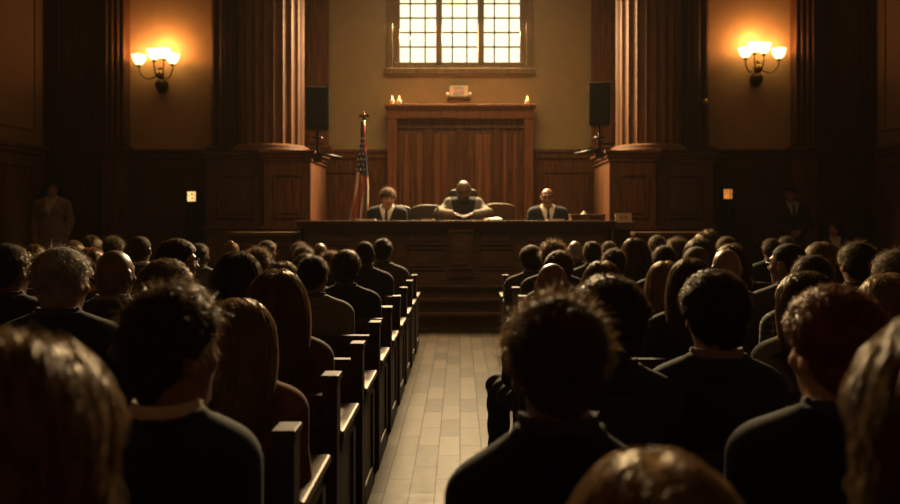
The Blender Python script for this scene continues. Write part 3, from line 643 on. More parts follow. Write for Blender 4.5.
def arm(p, a, g=0.0, end=1.0):
    s, e, w, hd = a; wv = tuple(e[i]+(w[i]-e[i])*end for i in range(3))
    d = rc(p, s, e, .053+g, .043+g); return smin(d, rc(p, e, wv, .043+g, .030+g*1.15+(.006 if g else 0)), .02)
def hand(p, a, curl):
    """palm with five separate fingers; the chain continues the forearm direction"""
    s, e, w, hd = [Vector(v) for v in a]; f = (hd-w).normalized(); out = Vector((1 if w.x > 0 else -1, 0, 0))
    side = (out-f*out.dot(f)).normalized(); dn = f.cross(side); dn = dn if dn.z < 0 else -dn
    pc = w+f*.045; B = np.array([side, f, dn], f32)
    q = (p-np.array(pc, f32))@B.T
    d = smin(ell(q, (0, 0, 0), (.040, .052, .016)), rc(p, tuple(w), tuple(w+f*.03), .026, .024), .02)
    for k, (o, L) in enumerate(((-.030, .070), (-.010, .080), (.011, .074), (.030, .056))):
        k0 = pc+side*o+f*.040; c1 = f*math.cos(curl*.5)+dn*math.sin(curl*.5); c2 = f*math.cos(curl*1.5)+dn*math.sin(curl*1.5)
        k1 = k0+c1*L*.5; k2 = k1+c2*L*.5
        d = smin(d, np.minimum(rc(p, tuple(k0), tuple(k1), .0095, .0088), rc(p, tuple(k1), tuple(k2), .0088, .0075)), .004)
    t0 = pc-side*.03-f*.02; t1 = t0-side*.022+f*.035+dn*.01; t2 = t1+f*.032-side*.002+dn*.006
    return smin(d, np.minimum(rc(p, tuple(t0), tuple(t1), .013, .011), rc(p, tuple(t1), tuple(t2), .011, .009)), .006)
def body_sdf(P, beard=0):
    Rn = P.R
    def f(p):
        d = torso(p, P); z = P.dz
        hc = Vector((0, -.010, 1.02)); hv = Rn @ (hc-NECK)+NECK+Vector((0, 0, z))
        d = smin(d, rc(p, (0, -.03, .90+z), tuple(hv), .058 if not P.fem else .050, .054 if not P.fem else .046), .035)
        for a in P.arms: d = smin(d, arm(p, a), .03); d = smin(d, hand(p, a, P.hand_curl), .012)
        for h, k, an in P.legs:
            d = smin(d, rc(p, h, k, .083, .056), .04); d = smin(d, rc(p, k, an, .054, .036), .02); d = smin(d, rc(p, (an[0], an[1], an[2]-.06), (an[0]*1.08, an[1]+P.toe, an[2]-.07), .034, .028), .02)
        q = p-A(0, 0, z); q = to_head(q, Rn); near = np.linalg.norm(q, axis=1) < .30
        if near.any():
            e = d.copy(); e[near] = smin(d[near], head_sdf(q[near], beard), .022); d = e
        return d
    return f
def body_mesh(name, P, h=.009):
    lo, hi = bounds(P); f = body_sdf(P); V, Q = nets(f, lo, hi, h)
    q = to_head((V-np.array([0, 0, P.dz])).astype(f32), P.R); t = np.ones((len(V), 3)); m = (np.linalg.norm(q, axis=1) < .16); t[m] = head_tint(q[m])
    return np_mesh(name, V, Q, 'skin', t)
def bounds(P, top=1.30):
    xs = [v[0] for a in P.arms for v in a]+[v[0] for l in P.legs for v in l]; ys = [v[1] for a in P.arms for v in a]+[v[1] for l in P.legs for v in l]
    return (min(xs+[-.24])-.12, min(ys+[-.1])-.16, -.02), (max(xs+[.24])+.12, max(ys+[.15])+.22, top+P.dz)
def cloth_meshes(name, P, style='suit', h=.011, shirt=False, thick=.014, long_coat=False):
    """jacket, trousers, shoes and (front facing people) a shirt front and tie; all follow the body"""
    z = P.dz; lo, hi = bounds(P, 1.05); out = {}; shirt = shirt or (name == 'audience' and not P.fem); deep = .26 if style != 'robe' else .40
    def vneck(p, k=1.0):
        zz = p[:, 2]-z; return np.where(p[:, 1] > -.01, np.abs(p[:, 0])-np.clip((zz-(.93-deep))*(.30 if style != 'robe' else .22)*k+(.004 if style != 'robe' else .045), 0, .3), 1.0)
    def jacket(p):
        d = torso(p, P, thick); zz = p[:, 2]-z
        for a in P.arms: d = smin(d, arm(p, a, thick, .93), .03)
        if long_coat:
            q = p*A(.82, 1.15, 1); d = smin(d, rc(q, (0, .0, .52+z), (0, .0, .05+z), .135, .185), .05)
        r = np.hypot(p[:, 0], p[:, 1]+.028); col = np.maximum(np.abs(r-.083-.25*np.maximum(0, .95-zz)), 0)-.009; col = np.maximum(col, np.abs(zz-.945+.25*np.maximum(0, p[:, 1]+.02))-.035)
        hem = .44 if not long_coat else .10
        wr = .007*np.sin(zz*55+p[:, 0]*18+np.sin(p[:, 1]*30))*np.clip((.80-zz)*4, 0, 1)*.6+.004*np.sin(p[:, 0]*70+zz*22)*np.clip((.86-zz)*5, 0, 1)
        d = smin(d, col, .012)+wr
        d = smax(d, hem-zz, .01); d = smax(d, -(r-.072-.0*zz)+np.where(zz < .90, 1, 0)*0-10*np.maximum(0, .925-zz), .006)
        if shirt: d = smax(d, -vneck(p), .008)
        return d
    V, Q = nets(jacket, lo, hi, h); out['jacket'] = np_mesh(name+'_jacket', V, Q, 'cloth')
    def trousers(p):
        d = ell(p, (0, 0, .485+z), (.172, .126, .10))
        for hh, k, an in P.legs: d = smin(d, rc(p, hh, k, .094, .072), .04); d = smin(d, rc(p, k, (an[0], an[1], an[2]+.0), .072, .054), .02)
        d = d+.004*np.sin(p[:, 1]*60+p[:, 2]*50); return np.maximum(d, .075-p[:, 2])
    V, Q = nets(trousers, (lo[0], lo[1], .05), (hi[0], hi[1], .62+z), h*1.2); out['trousers'] = np_mesh(name+'_trousers', V, Q, 'cloth')
    for i, (hh, k, an) in enumerate(P.legs):
        def shoe(p):
            d = rc(p, (an[0], an[1]-.035, an[2]-.055), (an[0]*1.1, an[1]+P.toe+.02, an[2]-.062), .040, .036); d = smin(d, rc(p, (an[0], an[1]-.01, an[2]-.02), (an[0], an[1]-.01, an[2]+.02), .044, .046), .02); return np.maximum(d, an[2]-.098-p[:, 2])
        V, Q = nets(shoe, (an[0]-.1, an[1]-.14, an[2]-.12), (an[0]+.12, an[1]+.26, an[2]+.08), .010); out['shoe%d' % i] = np_mesh(name+'_shoe', V, Q, 'shoe')
    def collar(p):
        zz = p[:, 2]-z; r = np.hypot(p[:, 0]*.96, p[:, 1]+.024); d = np.abs(r-.073)-.0055
        return np.maximum(d, np.abs(zz-.966+.30*np.maximum(0, p[:, 1]+.02))-.034)
    def collar_front(p):
        d = collar(p)
        if shirt:
            b = np.maximum(torso(p, P, .008), -torso(p, P, -.004)); b = np.maximum(b, vneck(p, 1.25)); b = np.where(p[:, 1] > 0, b, 1.0); b = np.maximum(b, (.93-deep-.02)-(p[:, 2]-z)); d = np.minimum(d, b)
        return d
    V, Q = nets(collar_front, (-.16, -.13, .60+z), (.16, .20, 1.02+z), .008); out['shirt'] = np_mesh(name+'_shirt', V, Q, 'shirt_white')
    if shirt:
        def tie(p):
            b = np.maximum(torso(p, P, .014), -torso(p, P, .004)); zz = p[:, 2]-z
            b = np.maximum(b, np.abs(p[:, 0])-(.016+.016*np.clip((.90-zz)/.22, 0, 1))); b = np.maximum(b, np.maximum(zz-.915, .93-deep-zz)); b = np.where(p[:, 1] > .02, b, 1.)
            return np.minimum(b, ell(p, (0, .072, .915+z), (.020, .016, .018)))
        V, Q = nets(tie, (-.06, 0, .62+z), (.06, .20, .96+z), .007); out['tie'] = np_mesh(name+'_tie', V, Q, 'tie')
    return out

# ---- hair (head local frame)
def zline(y): return np.interp(y, [-.13, -.08, -.045, -.02, .012, .03, .05, .075, .12], [-.078, -.075, -.045, .005, .020, .045, .055, .070, .080]).astype(f32)
SK = (0, -.012, .035); SR = (.077, .098, .090)
def cap_sdf(t, lump=None, low=0.0, front=0.0, tn=.35):
    def f(p):
        zz = np.clip((p[:, 2]+.075)/.13, 0, 1); tt = t*(tn+(1-tn)*zz)
        d = ell(p, SK, tuple(r+t*.5 for r in SR))+t*.5-tt
        d = smin(d, ell(p, (0, -.035, -.04), (.062, .060, .07))-tt*.6, .03)
        if lump is not None: d = d-lump(p)
        c = zline(p[:, 1]+front)-low-p[:, 2]; return smax(d, c*.8, .010)
    return f
def lumps(amp, fr, seed):
    r = np.random.default_rng(seed); K = r.normal(size=(10, 3))*fr; ph = r.uniform(0, 6.28, 10)
    def g(p): return amp*np.mean(np.sin(p@K.T.astype(f32)+ph), axis=1)*2.2
    return g
def ribbons(paths, w0, w1, ctr=(0, -.01, .0)):
    """flat tapering ribbons along an array of paths (N, S, 3)"""
    n, s, _ = paths.shape; T = np.gradient(paths, axis=1); O = paths-np.array(ctr); side = np.cross(T, O+RNG.normal(size=(n, 1, 3))*.06); side /= np.linalg.norm(side, axis=2, keepdims=True)+1e-9
    w = np.linspace(w0, w1, s)[None, :, None]*RNG.uniform(.6, 1.3, (n, 1, 1))
    V = np.stack([paths-side*w/2, paths+side*w/2], 2).reshape(-1, 3); b = (np.arange(n)[:, None]*s+np.arange(s-1)[None, :]).reshape(-1)*2
    return V, np.stack([b, b+1, b+3, b+2], 1)
def scalp(n, low=0.0, top_only=None):
    r = RNG.normal(size=(n*4, 3)); r /= np.linalg.norm(r, axis=1, keepdims=True); p = np.array(SK)+r*np.array(SR)
    ok = p[:, 2] > zline(p[:, 1])-low+.004
    if top_only is not None: ok &= p[:, 2] > top_only
    p = p[ok][:n]; return p, (p-np.array(SK))/np.array(SR)
def norm(v): return v/(np.linalg.norm(v, axis=-1, keepdims=True)+1e-9)
def short_strands(n, L, lift, t, w=.0020, mess=.3, low=0.0):
    p, nn = scalp(n, low); nn = norm(nn); fl = norm(p-np.array([0, -.06, .16])); tan = norm(fl-nn*np.sum(fl*nn, 1, keepdims=True)+RNG.normal(size=p.shape)*mess)
    k = np.clip((p[:, 2:3]+.075)/.12, .25, 1); S = 6; s = np.linspace(0, 1, S)
    Ls = L*RNG.uniform(.6, 1.3, (len(p), 1))*k; P = p+nn*t*.55*k
    path = P[:, None]+tan[:, None]*Ls[:, None]*s[None, :, None]+nn[:, None]*(lift*k*RNG.uniform(.5, 1.6, (len(p), 1)))[:, None]*np.sin(s*2.2)[None, :, None]-nn[:, None]*(Ls**2/.22)[:, None]*(s**2)[None, :, None]
    return ribbons(path, w, w*.35)
def curl_strands(n, t, rad, turns, out, w=.0022, low=0.0, drop=0.0):
    p, nn = scalp(n, low); nn = norm(nn); a = norm(np.cross(nn, RNG.normal(size=p.shape))); b = np.cross(nn, a); S = 11; s = np.linspace(0, 1, S)[None, :, None]
    k = np.clip((p[:, 2:3]+.075)/.12, .3, 1)[:, None]; R = rad*RNG.uniform(.6, 1.4, (len(p), 1, 1)); th = s*turns*6.28+RNG.uniform(0, 6.28, (len(p), 1, 1))
    path = p[:, None]+nn[:, None]*(t*.75*k+out*s*k*RNG.uniform(.3, 1.3, (len(p), 1, 1)))+R*(a[:, None]*np.cos(th)+b[:, None]*np.sin(th))-np.array([0, 0, drop])*s
    return ribbons(path, w, w*.5)
def long_path(n, length, puff, wave=0.0, wf=60, back=True, part=0.0, spread=1.0):
    """strands that run down the skull, then hang over nape, shoulders and back"""
    p, nn = scalp(n, .0); p = p[(p[:, 1] < .085)]; n = len(p); step = .018; S = int(length/step)+1; cur = p+norm(p-np.array(SK))*puff*.5; path = [cur.copy()]
    sx = np.sign(p[:, 0]-part+RNG.normal(size=n)*.008); sx[sx == 0] = 1; Ls = RNG.uniform(.75, 1.0, n)
    E = [(SK, tuple(r+puff for r in SR)), ((0, -.03, -.05), (.066+puff, .066+puff, .085)), ((0, -.02, -.165), (.075, .075, .09)), ((0, -.02, -.225), (.215*spread, .098, .072)), ((0, -.01, -.34), (.185*spread, .135, .16))]
    vel = norm(np.stack([sx*.8, -.35+0*sx, .1+0*sx], 1))
    for i in range(S-1):
        g = np.stack([sx*.10*(cur[:, 2] > -.02), -.25+.0*sx, -1+0*sx], 1) if back else np.stack([sx*.15, .0*sx, -1+0*sx], 1)
        vel = norm(vel*.72+norm(g)*.34); nx = cur+vel*step*Ls[:, None]
        for c, r in E:
            q = (nx-np.array(c))/np.array(r); l = np.linalg.norm(q, axis=1); m = l < 1; nx[m] = np.array(c)+q[m]/l[m][:, None]*np.array(r)
        face = (nx[:, 1] > .03) & (nx[:, 2] < .04); nx[face, 1] -= .012
        vel = norm(nx-cur); cur = nx; path.append(cur.copy())
    path = np.stack(path, 1)
    if wave:
        ph = np.round(RNG.uniform(0, 8, (n, 1)))*.8; s = np.linspace(0, 1, S)[None, :]; amp = wave*np.clip(s*2.2-.25, 0, 1)
        path[:, :, 0] += amp*np.sin(s*length*wf+ph+path[:, :1, 1]*30); path[:, :, 1] += amp*.8*np.cos(s*length*wf+ph*1.3)
    return path
def curtain_sdf(length, puff, spread=1.0, wave=0.0):
    def f(p):
        d = ell(p, SK, tuple(r+puff*.8 for r in SR)); z1 = .125-length
        d = smin(d, rc(p, (0, -.045, .0), (0, -.055, -.10), .078+puff*.7, .072+puff), .04)
        e = ell(p, (0, -.085, (z1-.05)/2), (.088+puff, .050+puff*.5, abs(z1+.02)/2+.06)); d = smin(d, e, .05)
        g = .0035*np.sin(p[:, 0]*150+9*p[:, 2])+wave*np.sin(p[:, 2]*55+p[:, 0]*20)
        d = d+g; fc = np.minimum(p[:, 1]-.035, .055-p[:, 2]); d = smax(d, fc, .012); top = zline(p[:, 1])-p[:, 2]; fr2 = np.where(p[:, 1] > .02, top, -1); return smax(d, fr2, .01)
    return f
def join(parts):
    V = []; Q = []; o = 0
    for v, q in parts: V.append(v); Q.append(q+o); o += len(v)
    return np.concatenate(V), np.concatenate(Q)
def hair_mesh(style):
    lo, hi = (-.16, -.19, -.14), (.16, .15, .19)
    if style == 'short': parts = [nets(cap_sdf(.012), lo, hi, .006), short_strands(2600, .034, .005, .012)]; t = .014
    elif style == 'fade': parts = [nets(cap_sdf(.005, tn=.6), lo, hi, .006), short_strands(2400, .008, .002, .005, .0016)]; t = .006
    elif style == 'neat': parts = [nets(cap_sdf(.018, tn=.25, low=.010), lo, hi, .006), short_strands(3000, .042, .010, .018, mess=.3, low=.01)]; t = .02
    elif style == 'fuzzy': parts = [nets(cap_sdf(.022, lumps(.003, 60, 4), tn=.35, low=.012), lo, hi, .006), short_strands(3600, .040, .017, .022, mess=.6, low=.012)]; t = .032
    elif style == 'messy': parts = [nets(cap_sdf(.020, lumps(.006, 60, 3)), lo, hi, .006), short_strands(2600, .040, .018, .020, mess=.9)]; t = .034
    elif style == 'fringe':
        f0 = cap_sdf(.005, tn=.8); parts = [nets(lambda p: smax(f0(p), p[:, 2]-.045-.3*np.abs(p[:, 1]+.05), .01), lo, hi, .006), short_strands(900, .010, .002, .005)]
        v, q = parts[1]; z = v[q[:, 0], 2]; parts[1] = (v, q[z < .03]); t = .0
    elif style == 'curly': parts = [nets(cap_sdf(.026, lumps(.007, 75, 5), tn=.45, low=.014), lo, hi, .006), curl_strands(2600, .026, .007, 1.6, .016)]; t = .040
    elif style == 'bigcurl': parts = [nets(cap_sdf(.038, lumps(.010, 55, 6), tn=.5, low=.01), lo, hi, .007), curl_strands(2800, .038, .010, 1.5, .022, .0026)]; t = .056
    elif style == 'tight': parts = [nets(cap_sdf(.020, lumps(.003, 130, 8), tn=.45), lo, hi, .006), curl_strands(3000, .020, .0035, 1.8, .010, .0016)]; t = .028
    elif style == 'wavy':
        parts = [nets(cap_sdf(.026, lumps(.008, 45, 9), tn=.5, low=.014), lo, hi, .006), short_strands(2600, .046, .013, .026, .0022, .5), curl_strands(700, .028, .012, .7, .012)]; t = .040
    elif style == 'cap':
        f0 = cap_sdf(.016, tn=.9, low=-.0); parts = [nets(lambda p: np.maximum(f0(p), .0-p[:, 2]), lo, hi, .006), short_strands(1200, .02, .003, .008)]; t = .018
    elif style in ('long', 'longthin', 'longwave', 'bigwave', 'bob'):
        L, puff, wv, n = {'long': (.37, .016, 0, 2400), 'longthin': (.35, .012, .002, 2000), 'longwave': (.40, .024, .012, 2600), 'bigwave': (.43, .032, .018, 3000), 'bob': (.24, .022, .002, 1900)}[style]
        parts = [nets(curtain_sdf(L*.86, puff, 1, .004 if wv else 0), (-.19, -.22, -.42), (.19, .15, .19), .007), ribbons(long_path(n, L, puff+.008, wv, 42, spread=1.03), .0030, .0012)]; t = puff+.010
    elif style in ('bun', 'tail'):
        parts = [nets(cap_sdf(.012, tn=.8), lo, hi, .006), short_strands(2000, .05, .004, .012, mess=.1)]
        if style == 'bun': parts += [nets(lambda p: ell(p, (0, -.075, .125), (.042, .042, .036))-lumps(.004, 90, 2)(p), (-.08, -.16, .05), (.08, 0, .20), .006)]; t = .040
        else:
            parts += [nets(lambda p: smin(rc(p, (0, -.10, .045), (0, -.135, -.02), .024, .030), rc(p, (0, -.135, -.02), (0, -.125, -.20), .030, .012), .02)+.003*np.sin(p[:, 0]*260), (-.07, -.2, -.24), (.07, -.05, .10), .006)]; t = .014
    V, Q = join(parts); me = np_mesh('hair_'+style, V, Q, ['hair_under', 'hair']); k = len(parts[0][1]); mi = np.zeros(len(Q), np.int32); mi[k:] = 1
    me.polygons.foreach_set('material_index', mi); return me, t
HAIR = {}
def get_hair(style):
    if style not in HAIR: HAIR[style] = hair_mesh(style)
    return HAIR[style]
BODY = {}; CLOTH = {}
POSES = {'m': dict(kind='sit'), 'n': dict(kind='sit', sw=.80), 'low': dict(kind='sit', sw=.82, sh_z=-.04), 'f': dict(kind='sit', fem=True),
  'aisle': dict(kind='sit', legs=[((-.10, .0, .492), (-.25, .38, .50), (-.26, .36, .10)), ((.088, .0, .492), (.098, .36, .474), (.105, .335, .10))])}
def get_body(key, yaw, pitch):
    yaw = int(round(yaw/12.0)*12); pitch = int(round(pitch/8.0)*8); k = (key, yaw, pitch)
    if k not in BODY:
        P = pose(**POSES[key]); P.R = hrot(yaw, pitch); BODY[k] = (body_mesh('person_body', P), P.R)
    if key not in CLOTH: CLOTH[key] = cloth_meshes('audience', pose(**POSES[key]))
    return BODY[k]
def obj(name, me, parent, color=None):
    o = bpy.data.objects.new(name, me); COL.objects.link(o); o.parent = parent
    if color: o.color = (*color, 1)
    return o
def glasses_mesh():
    b = MB()
    for s in (-1, 1):
        pts = [(s*.033+.021*math.cos(a), .108-.01*abs(math.cos(a)), .012+.016*math.sin(a)) for a in np.linspace(0, 2*PI, 17)]; b.tube(pts, .0016, 6)
        b.tube([(s*.054, .100, .016), (s*.078, .05, .016), (s*.086, -.01, .014), (s*.086, -.025, .0)], .0018, 6)
    b.tube([(-.012, .108, .014), (0, .112, .018), (.012, .108, .014)], .0016, 6); me = b.mesh('glasses'); me.materials.append(M['black_metal']); return me
GLASSES = glasses_mesh()
SKIN = {'l': (.46, .27, .17), 'm': (.25, .142, .086), 'd': (.085, .046, .028), 'b': (.125, .070, .042)}
HC_ = {'black': (.012, .009, .007), 'dark': (.030, .018, .010), 'brown': (.062, .036, .019), 'light': (.12, .075, .040), 'auburn': (.16, .050, .016), 'blond': (.30, .20, .10), 'sand': (.19, .125, .068), 'grey': (.27, .275, .28), 'ash': (.10, .085, .07)}
GROUP = 'audience seated in the pews'
def place(px, top, Y, key, style, hair, skin, suit, collar, label, yaw=0, pitch=0, shirt_col=None, glasses=False, s=None, wx=1.0, plaid=False, rz=0, knit=False):
    me, R = get_body(key, yaw, pitch); t = 0.0; hm = None
    if style != 'bald': hm, t = get_hair(style)
    zt = WZ(top, Y); auto = zt/(1.211+t)
    if auto < .98: auto = (zt-.372)/(1.211+t-.38)
    s = s or min(1.16, max(.84, auto))
    o = bpy.data.objects.new('person', me); COL.objects.link(o); o.location = (WX(px, Y), Y, max(0, .372-.38*s)); o.scale = (s*wx, s, s); o.rotation_euler = (0, 0, math.radians(rz))
    o.color = (*SKIN[skin], 1); tag(o, label, 'person', GROUP)
    C = CLOTH[key]; j = obj('jacket' if collar else 'top', C['jacket'], o, suit)
    if plaid or knit:
        j.material_slots[0].link = 'OBJECT'; j.material_slots[0].material = M['plaid' if plaid else 'knit']
    obj('trousers', C['trousers'], o, (.02, .02, .022)); obj('shoe', C['shoe0'], o); obj('shoe', C['shoe1'], o)
    if collar or 'tie' in C:
        c = obj('shirt', C['shirt'], o, {0: (.03, .03, .03), 1: (.05, .05, .05), 2: (.62, .58, .50), 3: (.22, .21, .19)}[collar]); c.material_slots[0].link = 'OBJECT'; c.material_slots[0].material = M['cloth']
    if hm is not None: h = obj('hair', hm, o, HC_[hair]); h.matrix_local = hair_matrix(R)
    if glasses: g = obj('eyeglasses', GLASSES, o); g.matrix_local = hair_matrix(R)
    return o
BLK = (.014, .014, .016); NAVY = (.018, .021, .030); CHAR = (.032, .033, .036); GREY = (.085, .084, .080); LGREY = (.17, .165, .155); RUST = (.17, .062, .022); BRN = (.06, .035, .02)
